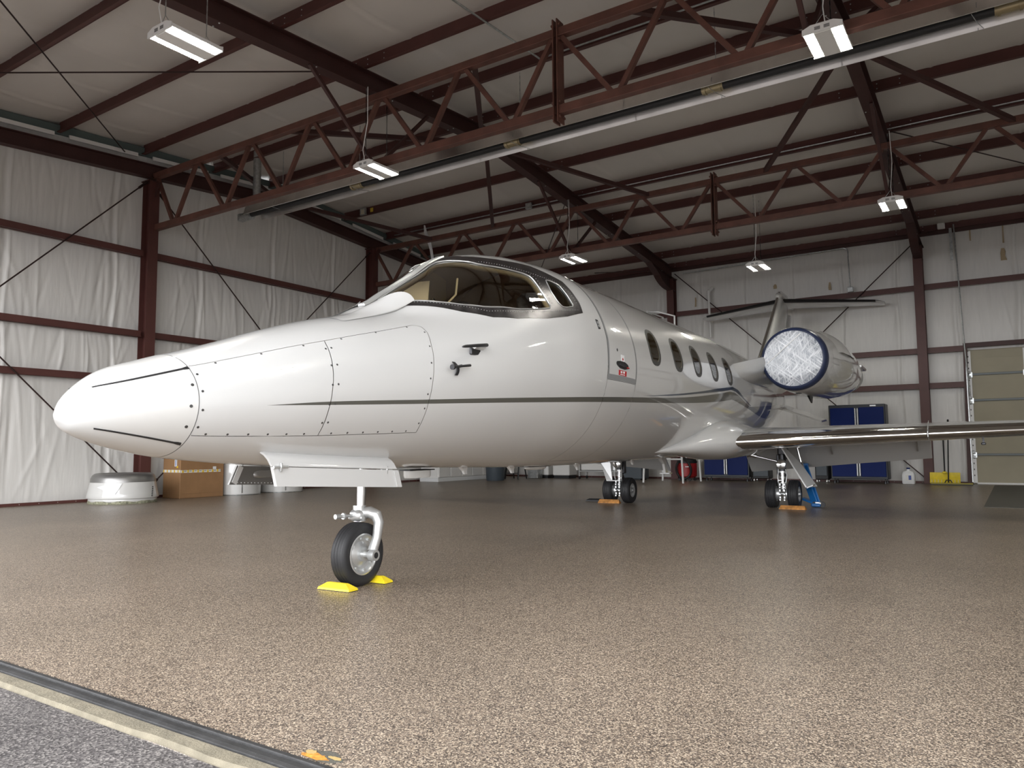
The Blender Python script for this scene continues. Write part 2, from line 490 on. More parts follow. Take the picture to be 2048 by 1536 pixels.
# girts are parts of their wall
for z in GL:
    for y0, y1 in ((YF + .1, 1.9), (2.1, 7.86), (8.10, 13.86), (14.1, 19.9)):
        b = MB(); b.box((XL + .065, (y0 + y1) / 2, z), (.14, y1 - y0, .012)); b.box((XL + .13, (y0 + y1) / 2, z), (.012, y1 - y0, .115)); b.box((XL + .03, (y0 + y1) / 2, z - .05), (.06, y1 - y0, .012))
        b.build('girt', STEEL, wall_left)
for z in GR:
    segs = [(XL + .1, -7.96), (-7.76, -1.80)]
    segs.append((-1.60, -.86) if z < 4 else (-1.60, XR - .1))
    if z < 4: segs.append((.45, XR - .1))
    for x0, x1 in segs:
        b = MB(); b.box(((x0 + x1) / 2, YR - .065, z), (x1 - x0, .14, .012)); b.box(((x0 + x1) / 2, YR - .13, z), (x1 - x0, .012, .13))
        b.build('girt', STEEL, wall_rear)
# base angles
def base_angle(name, p0, p1, wall_off):
    b = MB(); b.bar(p0, p1, .012, .05, bev=.002)
    L = (Vector(p1) - Vector(p0)).length; d = (Vector(p1) - Vector(p0)).normalized()
    for k in range(int(L / .3)):
        p = Vector(p0) + d * (.15 + .3 * k) + Vector(wall_off) * .008
        b.box(p, (.012, .012, .012), 1, bev=.004)
    tag(b.build(name, [STEEL, GALV]), kind='structure')
base_angle('baseboard_left', (XL + .03, YF + .1, .026), (XL + .03, YR, .026), (1, 0, 0))
base_angle('baseboard_rear', (XL, YR - .03, .026), (-.83, YR - .03, .026), (0, -1, 0))

# ------------------------------------------------------------------ steel I-sections
def ibeam(b, p0, p1, depth, fl, tw=.010, tf=.014, upv=(0, 0, 1), mi=0, depth1=None):
    """I-section whose web stands along upv; p0, p1 on its centre line"""
    p0, p1 = Vector(p0), Vector(p1); d = (p1 - p0).normalized(); u = Vector(upv); s = d.cross(u).normalized(); u = s.cross(d)
    D0, D1 = depth, depth1 or depth
    def ring(p, D):
        h = D / 2; f = fl / 2; w = tw / 2
        return [p + s * a + u * c for a, c in ((-f, -h), (f, -h), (f, -h + tf), (w, -h + tf), (w, h - tf), (f, h - tf), (f, h), (-f, h), (-f, h - tf), (-w, h - tf), (-w, -h + tf), (-f, -h + tf))]
    b.loft([ring(p0, D0), ring(p1, D1)], mi)

def column(name, label, x, y, h, face, depth=.24, fl=.20):
    """face: direction the web points into the hangar"""
    t = thing(name, label, 'steel column', (x, y, 0))
    b = MB(); ibeam(b, (0, 0, .012), (0, 0, h), depth, fl, upv=face); b.build('shaft', STEEL, t)
    MB().box((0, 0, .008), (.30, .30, .016)).build('base_plate', STEELD, t)
    b = MB(); b.box((0, 0, h - .01), (.26, .26, .02)); b.bar((face[0] * .1, face[1] * .1, h - .30), (face[0] * .26, face[1] * .26, h - .04), .012, .10); b.build('cap_plate', STEELD, t)
    return t
for y, lab in ((2.0, 'tall red-oxide steel column at the front of the left wall, next to the hangar opening'),
               (7.98, 'tall red-oxide steel column on the left wall carrying the nearer roof truss'),
               (13.98, 'tall red-oxide steel column on the left wall carrying the farther roof truss, behind the cockpit')):
    column('steel_column', lab, XL + .12, y, 6.0 if y < 5 else 6.04, (1, 0, 0))
column('steel_column', 'dark red steel column on the rear wall with a curved haunch, seen just over the cabin roof', -7.87, YR - .14, 5.62, (0, -1, 0))
column('steel_column', 'dark red steel column on the rear wall to the right of the tail, near the roller-panel door', -1.70, YR - .14, 5.60, (0, -1, 0))

def rafter(name, label, x, depth=.29, fl=.18, haunch=True, y0=YF + .2):
    t = thing(name, label, 'roof beam', (x, RIDGE, 6.5))
    def L(y, dz=0): return (0, y - RIDGE, ztop(y) - 6.5 - depth / 2 + dz)
    for nm, a, c in (('front_beam', y0, RIDGE), ('rear_beam', RIDGE, YR - .1)):
        b = MB(); ibeam(b, L(a), L(c), depth, fl); b.build(nm, STEELD, t)
    if haunch:
        b = MB(); z0 = ztop(YR - 1.6) - 6.5 - depth
        pts = [(YR - 1.7 - RIDGE, ztop(YR - 1.7) - 6.5 - depth)] + [(YR - .32 - .9 * math.cos(a) - RIDGE, ztop(YR) - 6.5 - depth - .02 - .30 * math.sin(a) ** 1.5) for a in np.linspace(.3, math.pi / 2, 8)] + [(YR - .1 - RIDGE, ztop(YR) - 6.5 - depth - .34), (YR - .1 - RIDGE, ztop(YR - .1) - 6.5 - depth + .02)]
        b.prism(pts, .016, 'yz', -.008)
        for (a0, c0), (a1, c1) in zip(pts[:-2], pts[1:-1]): b.bar((0, a0, c0), (0, a1, c1), fl, .014)
        b.build('haunch', STEELD, t)
    b = MB()
    for y in np.arange(y0 + .6, YR - .5, 1.54):
        for sx in (-1, 1): b.box((sx * .06, y - RIDGE, ztop(y) - 6.5 - depth - .006), (.022, .022, .016), bev=.006)
    b.build('bolts', GALV, t)['kind'] = 'stuff'
    return t
rafter('roof_beam', 'dark red roof beam running from the top left of the picture to the rear column above the cabin', BAYX[0])
rafter('roof_beam', 'dark red roof beam running from the top right of the picture down to the rear column near the door', BAYX[1])
rk = thing('roof_beam', 'deep dark red roof beam lying along the top of the left wall', 'roof beam', (XL + .1, RIDGE, 6.4))
for nm, a, c in (('front_beam', YF + .2, 10.6), ('rear_beam', 10.6, YR - .1)):
    def zr(y): return 6.31 - (.073 * (10.6 - y) if y < 10.6 else .077 * (y - 10.6)) + .13
    b = MB(); ibeam(b, (0, a - RIDGE, zr(a) - 6.4), (0, c - RIDGE, zr(c) - 6.4), .26, .16); b.build(nm, STEELD, rk)
# flashing along the rake
b = MB(); b.bar((XL + .03, YF + .2, ztop(YF) + .07), (XL + .03, RIDGE, ztop(RIDGE) + .07), .05, .16); b.bar((XL + .03, RIDGE, ztop(RIDGE) + .07), (XL + .03, YR - .1, ztop(YR) + .07), .05, .16)
o = b.build('trim_3', GREENGREY); tag(o, kind='structure')
b = MB()
for y0, y1 in ((1.8, 3.1), (3.3, 4.6), (4.85, 6.2), (6.45, 7.7), (8.0, 9.2), (9.5, 10.7), (11.7, 12.9), (13.3, 14.4), (14.8, 15.9), (16.3, 17.4)):
    b.bar((XL + .10, y0, ztop(y0) - .045), (XL + .10, y1, ztop(y1) - .045), .03, .07)
o = b.build('trim_4', WHITEMETAL); tag(o, kind='structure')

# ------------------------------------------------------------------ ceiling: blanket sagging between purlins
PUR = [1.75, 3.22, 4.72, 6.32, 7.86, 9.38, 10.80, 11.5, 13.1, 14.6, 16.1, 17.6, 19.15]
def ceil_sheet():
    nx, ny = 380, 380
    X, Y = np.meshgrid(np.linspace(XL - .1, XR + .1, nx), np.linspace(YF, YR + .1, ny), indexing='ij')
    Z = np.array([ztop(y) for y in Y[0]])[None, :] + .205 + 0 * X
    sag = np.zeros_like(Z)
    pp = [YF - .2] + PUR + [YR + .2]
    for a, c in zip(pp[:-1], pp[1:]):
        q = np.clip((Y - a) / (c - a), 0, 1); m = (Y >= a) & (Y < c)
        sag += np.where(m, .055 * np.sin(np.pi * q) ** .7 * min(1, c - a), 0)
    for k, s in enumerate(np.arange(XL + .7, XR, 1.22)):
        d = X - s + .05 * np.sin(Y * 2.1 + k)
        sag += .012 * np.exp(-(d / .035) ** 2) - .008 * np.exp(-((d - .09) / .05) ** 2)
    r = np.random.default_rng(9)
    for k in range(120):
        xc, yc, a = r.uniform(XL, XR), r.uniform(YF, YR), r.normal(0, .4)
        d = (X - xc) - a * (Y - yc)
        sag += r.uniform(-.006, .008) * np.exp(-(d / r.uniform(.04, .15)) ** 2) * np.exp(-((Y - yc) / .5) ** 2)
    Z -= sag
    P = np.stack([X, Y, Z], -1).reshape(-1, 3); I = np.arange(nx * ny).reshape(nx, ny)
    F = np.stack([I[:-1, :-1], I[:-1, 1:], I[1:, 1:], I[1:, :-1]], -1).reshape(-1, 4)
    me = bpy.data.meshes.new('ceiling'); me.from_pydata(P.tolist(), [], F.tolist()); me.materials.append(VINYLC)
    me.polygons.foreach_set('use_smooth', [True] * len(me.polygons))
    o = bpy.data.objects.new('ceiling', me); COL.objects.link(o); return tag(o, kind='structure')
ceiling = ceil_sheet()
b = MB(); b.loft([[(x, YF - .4, ztop(YF) + .30), (x, RIDGE, ztop(RIDGE) + .30), (x, YR + .5, ztop(YR) + .28), (x, YR + .5, ztop(YR) + .36), (x, RIDGE, ztop(RIDGE) + .38), (x, YF - .4, ztop(YF) + .38)] for x in (XL - .5, XR + .5)])
tag(b.build('ceiling_roof_skin', WHITEMETAL), kind='structure')
# purlins: Z sections, parts of the ceiling
for y in PUR + [YR - .12]:
    b = MB(); z = ztop(y); x0, x1 = XL + .02, XR
    b.box(((x0 + x1) / 2, y, z + .10), (x1 - x0, .010, .20)); b.box(((x0 + x1) / 2, y - .03, z + .006), (x1 - x0, .06, .012)); b.box(((x0 + x1) / 2, y + .03, z + .197), (x1 - x0, .06, .010))
    for xb in BAYX:
        for dx in (-.45, -.12, .12, .45):
            for dz in (.06, .14): b.box((xb + dx, y - .009, z + dz), (.018, .012, .018), 1, bev=.005)
    b.build('purlin', [STEEL, GALV], ceiling)
b = MB(); b.box(((XL + XR) / 2, YR - .10, ztop(YR) - .02), (XR - XL, .05, .10)); b.build('eave_strut', STEELD, ceiling)
# roof bracing rods
for p0, p1 in (((-9.55, 3.6, 6.20), (-13.6, 7.45, 6.47)), ((-13.5, 3.2, 6.17), (-8.0, 7.65, 6.49)), ((-1.55, 14.3, 6.36), (.9, 17.4, 6.08)), ((-8.0, 14.3, 6.36), (-10.9, 18.0, 6.0)), ((-7.7, 20.0, 5.85), (-9.9, 19.3, 5.93))):
    MB().cyl(p0, p1, .011, 8).build('brace_rod', ROD, ceiling)
# wall bracing rods
for (y0, z0), (y1, z1) in (((2.2, .25), (7.86, 6.0)), ((2.1, 5.7), (7.9, .10)), ((8.1, 5.85), (13.9, .2)), ((13.86, 5.92), (8.1, .2))):
    b = MB(); b.cyl((XL + .17, y0, z0), (XL + .17, y1, z1), .013, 8)
    d = Vector((0, y1 - y0, z1 - z0)).normalized()
    for (yy, zz), s in (((y0, z0), 1), ((y1, z1), -1)):
        p = Vector((XL + .17, yy, zz)); b.cyl(p + d * s * .02, p + d * s * .22, .024, 8)
    b.build('brace_rod', ROD, wall_left)
for (x0, z0), (x1, z1) in (((-7.75, 5.75), (-1.80, .15)), ((-1.82, 5.65), (-7.75, .15))):
    b = MB(); b.cyl((x0, YR - .18, z0), (x1, YR - .18, z1), .013, 8); b.build('brace_rod', ROD, wall_rear)

# ------------------------------------------------------------------ roof trusses
def truss(label, y, zt, zb, xa=XL + .12, xb=XR - .1):
    t = thing('roof_truss', label, 'roof truss', (-4.6, y, zb))
    X = lambda x: x + 4.6
    H = zt - zb
    for nm, z in (('top_chord', H - .055), ('bottom_chord', .055)):
        for x0, x1 in ((xa, -4.6 - .012), (-4.6 + .012, xb)):
            b = MB(); b.box(((X(x0) + X(x1)) / 2, 0, z), (x1 - x0, .11, .11), bev=.006); b.build(nm, STEEL2, t)
    tops = [-4.6 + 1.525 * k for k in range(-6, 7) if k != 0]
    nodes_t = [-13.55] + [-12.20 + 1.518 * k for k in range(0, 12)]
    nodes_b = [-12.90 + 1.518 * k for k in range(0, 12)]
    for i, xb_ in enumerate(nodes_b):
        for xt_, s in ((nodes_t[i], -1), (nodes_t[i + 1] if i + 1 < len(nodes_t) else None, 1)):
            if xt_ is None: continue
            if xt_ > xb - .1 or xb_ > xb - .1: continue
            q = .055 * s
            b = MB(); b.bar((X(xb_) + q, 0, .10), (X(xt_) - q * 1.2, 0, H - .10), .06, .06, upv=(0, 1, 0)); b.build('web_member', STEEL2, t)
    for dx in (-.03, .03):
        b = MB(); b.box((dx, 0, H / 2 + .0), (.018, .17, H + .22), bev=.003)
        for z in (-.04, .15, H - .15, H + .04):
            for yy in (-.05, .05): b.cyl((dx + math.copysign(.008, dx), yy, z), (dx + math.copysign(.035, dx), yy, z), .018, 6)
        b.build('splice_plate', STEEL2, t)
    return t
tr1 = truss('nearer rusty red roof truss crossing the picture from the left wall above the jet nose', 8.05, 6.22, 5.09)
tr2 = truss('farther dark red roof truss behind the nearer one, above the cockpit roof', 14.05, 6.06, 5.05)
# sway braces between beams and trusses belong to the trusses
for tr, y, zt, zb in ((tr1, 8.05, 6.2, 5.14), (tr2, 14.05, 6.02, 5.10)):
    zr = ztop(RIDGE) - .30
    for xf in (XL + .15, BAYX[0], BAYX[1]):
        for s in (-1, 1):
            if xf < -13 and s < 0: continue
            x1 = xf + s * 1.95
            b = MB(); b.bar((xf + s * .05 + 4.6, RIDGE + (.12 if y > 11 else -.12) - y, zr - zb + .05), (x1 + 4.6, 0, zt - zb + .02), .075, .075); b.build('sway_brace', STEELD, tr)
    for xf in BAYX:
        for dy in (-1.25, 1.25):
            yy = y + dy
            b = MB(); b.bar((xf + .06 + 4.6, dy, ztop(yy) - .30 - zb + .05), (xf + .10 + 4.6, .06 * np.sign(dy), .06), .05, .05); b.build('chord_brace', STEELD, tr)

# ------------------------------------------------------------------ conduits, wires, boxes
def wire(name, label, cat, pts, r=.008, m=GALV):
    o = MB().tube(pts, r, 6).build(name, m, smooth=60); return tag(o, label, cat)
wire('conduit', 'thin grey conduit running under the roof towards the splice of the nearer truss', 'conduit', [(-5.56, 2.0, ztop(2.0) - .02), (-5.56, 9.25, ztop(9.25) - .02), (-5.50, 9.28, ztop(9.28) + .03), (-1.0, 9.28, ztop(9.28) + .03), (4.3, 9.28, ztop(9.28) + .03)], .014)
wire('conduit', 'thin pale conduit running along the purlin just behind the farther truss', 'conduit', [(-13.3, 14.525, ztop(14.52) + .04), (4.3, 14.525, ztop(14.52) + .04)], .014)
o = MB().box((0, 0, 0), (.16, .06, .14), bev=.01).build('junction_box', GALV); o.location = (-9.1, 14.475, ztop(14.5) + .03); tag(o, 'small grey junction box on the conduit behind the farther truss', 'electrical box')
c = [(-7.5, YR - .19, 5.72), (-3.32, YR - .19, 5.80)] + [(-3.32 + .1 * math.sin(a), YR - .19, 5.70 + .1 * math.cos(a)) for a in np.linspace(.2, math.pi / 2, 5)] + [(-3.22, YR - .19, 5.5), (-3.20, YR - .19, 4.808)]
wire('conduit', 'grey conduit bending down the rear wall to a box above the tail', 'conduit', c, .016)
o = MB().box((0, 0, 0), (.14, .07, .13), bev=.01).build('junction_box', GALV); o.location = (-3.20, YR - .19, 4.74); tag(o, 'grey junction box on the rear wall girt at the end of the bent conduit', 'electrical box')
t = thing('electrical_panel', 'small pale electrical box fixed to a purlin above the left wall', 'electrical box', (-12.95, 13.02, 6.66))
MB().box((0, 0, 0), (.20, .05, .17), bev=.008).build('housing', GALV, t); MB().box((.0, -.03, -.01), (.10, .012, .12), bev=.004).build('label_plate', CREAM, t)
o = MB().box((0, 0, 0), (.09, .012, .10), bev=.003).build('sticker', YSTICK); o.location = (-12.72, 13.07, 6.68); tag(o, 'small yellow sticker on the purlin beside the pale electrical box', 'sticker')
# strip of torn white tape hanging over the farther truss
b = MB(); P = [(-12.02, 14.2, 6.46), (-11.95, 14.16, 6.25), (-11.80, 14.1, 6.02), (-11.70, 14.08, 5.75), (-11.64, 14.06, 5.50)]
b.loft([[(x - w, y, z), (x + w, y + .03, z)] for (x, y, z), w in zip(P, (.01, .035, .045, .03, .03))], cap=False, closed=False)
b.v += [(x, y + .004, z) for x, y, z in b.v]; b.f += [tuple(i + 10 for i in f)[::-1] for f in b.f]; b.m += [0] * (len(b.f) - len(b.m))
tag(b.build('tape_strip', PAPER), 'loose white strip hanging from the roof over the farther truss', 'strip')
# white plastic pipe on the rear wall by the tail
b = MB(); b.tube([(-6.80, YR - .14, 5.15), (-6.78, YR - .18, 4.7), (-6.77, YR - .16, 3.85)], [.05, .035, .03], 10); b.tube([(-6.80, YR - .12, 5.15), (-6.72, YR - .05, 5.25)], .05, 10)
tag(b.build('vent_pipe', WHITEMETAL, smooth=60), 'short white plastic pipe on the rear wall behind the left tailplane tip', 'pipe')
# stains on the rear insulation
for k, (x, z, h, w) in enumerate(((-7.22, 4.78, .26, .03), (-5.05, 5.02, .12, .05), (-3.7, 4.82, .2, .04), (.02, 5.45, .75, .02), (-.62, 5.6, .5, .018), (.0, 5.05, .28, .07))):
    b = MB(); pts = [(x + w * rng.uniform(.4, 1) * sx, z + h * q) for q, sx in ((0, -1), (0, 1), (.35, 1), (.7, 1), (1, .6), (1, -.6), (.6, -1), (.3, -1))]
    b.prism(pts, .004, 'xz', YR - .02)
    o = b.build('stain', STAIN, wall_rear)

# ------------------------------------------------------------------ lamps
def lamp_proto():
    t = thing('highbay_light', '', 'ceiling light')
    b = MB(); L, Wd = .55, .38
    b.prism([(-Wd / 2, -.02), (Wd / 2, -.02), (Wd / 2, .015), (.10, .045), (-.10, .045), (-Wd / 2, .015)], L, 'xz', -L / 2)
    b.build('housing', WHITEMETAL, t)
    b = MB(); b.box((0, 0, -.030), (.17, L - .02, .020), bev=.004); b.build('center_cover', WHITEMETAL, t)
    for y in (-L / 2, L / 2):
        e = MB(); e.prism([(-Wd / 2 - .004, -.034), (Wd / 2 + .004, -.034), (Wd / 2 + .004, .022), (.11, .055), (-.11, .055), (-Wd / 2 - .004, .022)], .012, 'xz', y - .006)
        s = math.copysign(.0075, y)
        ep = e.build('end_plate', WHITEMETAL, t)
        v = MB()
        for x in (-.045, .045):
            for z in (-.004, .008, .020): v.box((x, y + s, z), (.055, .003, .006))
        v.build('vent_slot', GASKET, ep)['kind'] = 'stuff'
    for x in (-.135, .135):
        e = MB(); e.box((x, 0, -.0225), (.088, L - .03, .004))
        e.build('led_strip', LED, t)
    b = MB()
    for y in (-.22, .22):
        for x in (-.10, .10): b.tube([(x, y, .045), (0, y, .17)], .003, 5)
    b.build('hanger_wire', GALV, t)
    return t
lamps = [((-6.55, 4.15, 4.87), 'bright white highbay light nearest the top left corner, in front of the left roof beam', 6.0),
         ((-7.68, 7.98, 5.02), 'bright white highbay light hanging by the nearer truss, above the jet nose', 6.2),
         ((-1.40, 8.08, 5.09), 'large bright highbay light at the top right, hanging in front of the heater tube', 6.2),
         ((-7.74, 14.1, 4.95), 'small bright highbay light just above the cockpit roof, by the farther truss', 6.2),
         ((-1.53, 14.1, 5.00), 'bright highbay light hanging on the farther truss at the right, near the roof beam', 6.2),
         ((-.55, 4.15, 4.87), 'added fill highbay light, out of view above the right front of the hangar', 6.0),  # assumed lamp, added out of view to brighten the interior
         ((2.6, 11.0, 4.95), 'added fill highbay light, out of view in the right bay of the hangar', 6.4),  # second unseen lamp, added for more fill light inside
         ((-4.42, 16.32, 4.76), 'small bright highbay light hanging low before the rear wall, left of the bent conduit', 6.34)]
lp = lamp_proto()
for i, (p, lab, zt) in enumerate(lamps):
    o = lp if i == 0 else dup(lp)
    o.location = p; o['label'] = lab; o['group'] = 'highbay lights'
    for y in (-.22, .22):
        b = MB()
        top = min(zt, ztop(p[1] + y) + .03) - p[2]
        nl = int((top - .17) / .045)
        for k in range(nl):
            z = .17 + k * .045
            b.box((0, y, z + .022), (.010 if k % 2 else .004, .004 if k % 2 else .010, .05))
        b.build('hanger_chain', GALV, o)
    zz = min(zt, ztop(p[1])) - p[2]
    MB().tube([(.03, -.27, .04), (.02, -.30, .2), (.05, -.24, .55 * zz), (.03, -.22, zz)], .006, 6).build('power_cord', WHITEMETAL, o)

# ------------------------------------------------------------------ radiant tube heater
HY, HZ = 9.4, 5.60
ht = thing('tube_heater', 'long radiant tube heater with a shiny reflector hung under the roof behind the nearer truss', 'heater', (-12.4, HY, HZ))
Hx = lambda x: x + 12.4
HL = XR - .6 - (-12.4)
nseg = 6
for k in range(nseg):
    x0, x1 = HL * k / nseg + .01, HL * (k + 1) / nseg + .03
    pr = [(-.215, -.10), (-.14, .13), (-.05, .195), (.05, .195), (.14, .13), (.215, -.10), (.228, -.097), (.15, .142), (.055, .208), (-.055, .208), (-.15, .142), (-.228, -.097)]
    MB().loft([[(x, a, c) for a, c in pr] for x in (x0, x1)]).build('reflector', ALU, ht)
b = MB(); b.cyl((-.25, 0, -.03), (HL, 0, -.03), .055, 16); tb = b.build('burner_tube', TUBEB, ht, smooth=40)
for x in (2.90, 6.22, 9.35, 12.6, 15.6):
    b = MB(); b.cyl((x - .14, 0, -.03), (x + .14, 0, -.03), .062, 16)
    for d in (-.10, .10): b.cyl((x + d - .015, 0, -.03), (x + d + .015, 0, -.03), .074, 16)
    b.build('coupling', BRASS, ht, smooth=40)
for x in (.9, 2.95, 6.35, 9.4, 12.3, 15.3):
    b = MB(); top = ztop(HY) + .02 - HZ
    for s in (-1, 1): b.tube([(x, s * .21, -.10), (x, s * .21, -.02), (x, s * .03, .30)], .004, 5)
    b.tube([(x - .05, -.20, -.10), (x, 0, -.12), (x + .05, .20, -.10)], .004, 5)
    for k in range(int((top - .30) / .05)): b.box((x, 0, .32 + k * .05), (.012 if k % 2 else .004, .004 if k % 2 else .012, .055))
    b.build('hanger_chain', GALV, ht)
b = MB(); b.cyl((-.30, 0, -.05), (-.02, 0, -.05), .085, 16); b.box((-.34, 0, -.05), (.10, .15, .15), bev=.02); b.build('end_fitting', GALV, ht, smooth=40)
b = MB(); b.cyl((.12, 0, .05), (.12, 0, ztop(HY) + .15 - HZ), .075, 18); b.cyl((.12, 0, .42), (.12, 0, .47), .080, 18); b.build('flue_pipe', GALV, ht, smooth=40)

# ------------------------------------------------------------------ rear overhead door
DX0, DX1, DZ = -.76, .26, 3.06
d1 = MB().box(((DX0 + DX1) / 2, YR + .02, DZ / 2), (DX1 - DX0 + .1, .03, DZ)).build('door_1', TAN); tag(d1, kind='structure')
lv = [.03, .67, 1.28, 1.90, 2.49, 3.05]
for z0, z1 in zip(lv[:-1], lv[1:]):
    b = MB(); b.box(((DX0 + DX1) / 2, YR - .03, (z0 + z1) / 2), (DX1 - DX0, .04, z1 - z0 - .012), bev=.008); 
    for q in (.33, .66): b.box(((DX0 + DX1) / 2, YR - .052, z0 + (z1 - z0) * q), (DX1 - DX0 - .02, .006, .012))
    b.build('door_panel', TAN, d1)
for z in (.67, 1.90, 2.49):
    b = MB(); b.box(((DX0 + DX1) / 2, YR - .075, z), (DX1 - DX0 + .03, .04, .05), bev=.008); b.build('stiffener_bar', GREYBAR, d1)
b = MB(); b.box(((DX0 + DX1) / 2, YR - .05, .02), (DX1 - DX0, .05, .045), bev=.01); b.build('bottom_seal', WHITEMETAL, d1)
for x, s in ((DX0 - .03, 1), (DX1 + .03, -1)):
    b = MB(); b.box((x, YR - .07, DZ / 2), (.085, .02, DZ - .06)); b.box((x - s * .05, YR - .11, DZ / 2 + .05), (.015, .09, DZ), 1)
    for k in range(22):
        b.box((x - s * .008, YR - .083, .2 + k * .135), (.018, .006, .035), 2)
    b.build('door_track', [WHITEMETAL, GALV, GASKET], d1)
    b = MB()
    for z in (.66, 1.89, 2.48):
        b.cyl((x - .02, YR - .10, z - .05), (x + .03, YR - .10, z - .05), .03, 10); b.cyl((x - .02, YR - .10, z + .06), (x + .03, YR - .10, z + .06), .03, 10); b.box((x + s * .03, YR - .09, z), (.06, .02, .12))
    b.build('roller_hinge', GALV, d1)
b = MB(); b.bar((-.90, YR - .10, 0), (-.84, YR - .10, 3.2), .10, .08); b.bar((-.88, YR - .12, 3.16), (XR - .2, YR - .12, 3.16), .08, .10); b.bar((.40, YR - .10, 0), (.40, YR - .10, 3.2), .10, .08)
tag(b.build('trim_5', STEELD), kind='structure')
b = MB(); b.tube([(-.93, YR - .2, 6.0), (-.90, YR - .2, 5.0), (-.85, YR - .18, 3.2), (-.80, YR - .16, 2.0)], .016, 8); b.box((-1.0, YR - .16, 5.55), (.06, .06, .75))
tag(b.build('door_chain', GALV), 'vertical chain and rail hanging beside the tan overhead door', 'chain')
o = MB().box((0, 0, 0), (.16, .12, .15), bev=.02).build('door_motor', WHITEMETAL); o.location = (-1.18, YR - .18, 6.0); tag(o, 'small white door motor box high on the rear wall by the chain', 'motor')
o = slab('floor_mat', -.42, 1.2, 12.8, 19.7, GREYMAT, z=.008, t=.008)
del o['kind']; tag(o, 'dark green rubber mat on the floor before the tan overhead door', 'mat')

# ------------------------------------------------------------------ the jet: local x to its left wing, y aft from the nose wheel, z up
JET = thing('business_jet', 'white twin-engine business jet with a grey stripe parked in the hangar', 'airplane', (-3.670, 3.624, 0), math.radians(3.25))
ST = np.array([
[-1.948,.000,1.060,1.058,1.058],[-1.930,.050,1.092,1.020,1.058],[-1.900,.098,1.146,.988,1.062],[-1.860,.140,1.190,.966,1.070],
[-1.720,.228,1.288,.918,1.092],[-1.580,.285,1.336,.885,1.108],[-1.420,.332,1.385,.858,1.126],[-1.130,.400,1.478,.828,1.168],
[-.820,.462,1.586,.806,1.215],[-.450,.520,1.700,.788,1.270],[-.070,.580,1.790,.775,1.330],[.300,.645,1.880,.764,1.395],
[.750,.725,2.030,.753,1.475],[1.300,.810,2.280,.740,1.560],[1.950,.895,2.490,.725,1.620],[2.800,.928,2.558,.716,1.638],
[3.6,.930,2.560,.718,1.638],[5.6,.930,2.560,.735,1.638],[7.0,.930,2.560,.75,1.638],[8.0,.915,2.548,.78,1.645],
[9.0,.86,2.525,.84,1.67],[10.0,.76,2.49,.94,1.72],[11.0,.63,2.44,1.08,1.78],[12.0,.48,2.37,1.26,1.84],
[13.0,.33,2.28,1.45,1.88],[14.0,.19,2.16,1.64,1.90],[14.6,.08,2.04,1.80,1.92]])
CA = np.array([[-.25,1.72,.20],[-.05,1.83,.27],[.107,1.885,.36],[.253,1.975,.42],[.629,2.20,.55],[.778,2.30,.60],[.975,2.40,.66],[1.15,2.455,.69],[1.3,2.49,.72],[1.6,2.533,.79],[1.95,2.55,.86],[2.3,2.553,.91],[2.8,2.558,.928]])
def herm(x, xp, fp):
    x = np.asarray(x, float); h = np.diff(xp); d = np.diff(fp) / h
    m = np.zeros(len(xp))
    for i in range(1, len(xp) - 1):
        if d[i - 1] * d[i] > 0:
            w1 = 2 * h[i] + h[i - 1]; w2 = h[i] + 2 * h[i - 1]; m[i] = (w1 + w2) / (w1 / d[i - 1] + w2 / d[i])
    m[0] = d[0]; m[-1] = d[-1]
    i = np.clip(np.searchsorted(xp, x, side='right') - 1, 0, len(h) - 1); t = np.clip((x - xp[i]) / h[i], 0, 1)
    return (2*t**3-3*t**2+1)*fp[i] + (t**3-2*t**2+t)*h[i]*m[i] + (-2*t**3+3*t**2)*fp[i+1] + (t**3-t**2)*h[i]*m[i+1]
Q52 = math.sqrt(.52)
def uu(s): return np.where(s < -1.42, np.sqrt(np.clip(s + 1.948, 0, None)), Q52 + (s + 1.42) / (2 * Q52))
UP = uu(ST[:, 0])
def prof(s, j): return herm(uu(np.asarray(s, float)), UP, ST[:, j])
def surf(s, th):
    s = np.asarray(s, float); th = np.asarray(th, float)
    a = prof(s, 1) + 1e-6; zt = prof(s, 2); zb = prof(s, 3); zc = prof(s, 4)
    c, sn = np.cos(th), np.sin(th)
    b = np.where(c > 0, zt - zc, zc - zb) + 1e-6
    r = ((np.abs(sn) / a) ** 2 + (np.abs(c) / b) ** 2) ** -.5
    inn = (s > -.25) & (s < 2.8); ss = np.clip(s, -.25, 2.8)
    zk = herm(ss, CA[:, 0], CA[:, 1]); ak = herm(ss, CA[:, 0], CA[:, 2]); bk = np.maximum(zk - zc, .01); n = 2.2
    rk = ((np.abs(sn) / ak) ** n + (np.maximum(c, 0) / bk) ** n + 1e-9) ** (-1 / n)
    k = .035; d = rk - r
    rm = np.where((c > 0) & inn, .5 * (rk + r + np.sqrt(d * d + k * k)), r)
    f = np.clip((s + .25) / .35, 0, 1) * np.clip((2.8 - s) / .8, 0, 1); f = f * f * (3 - 2 * f)
    g = np.clip(c / .25, 0, 1); g = g * g * (3 - 2 * g)
    rr = r + (rm - r) * f * g
    return rr * sn, zc + rr * c
def surf_n(s, th):
    e = 1e-3
    w1, z1 = surf(s + e, th); w0, z0 = surf(s - e, th)
    w3, z3 = surf(s, th + e); w2, z2 = surf(s, th - e)
    A = np.stack([w1 - w0, np.full_like(w1, 2 * e), z1 - z0], -1); B = np.stack([w3 - w2, np.zeros_like(w3), z3 - z2], -1)
    N = np.cross(B, A); N /= np.linalg.norm(N, axis=-1, keepdims=True) + 1e-12
    return N
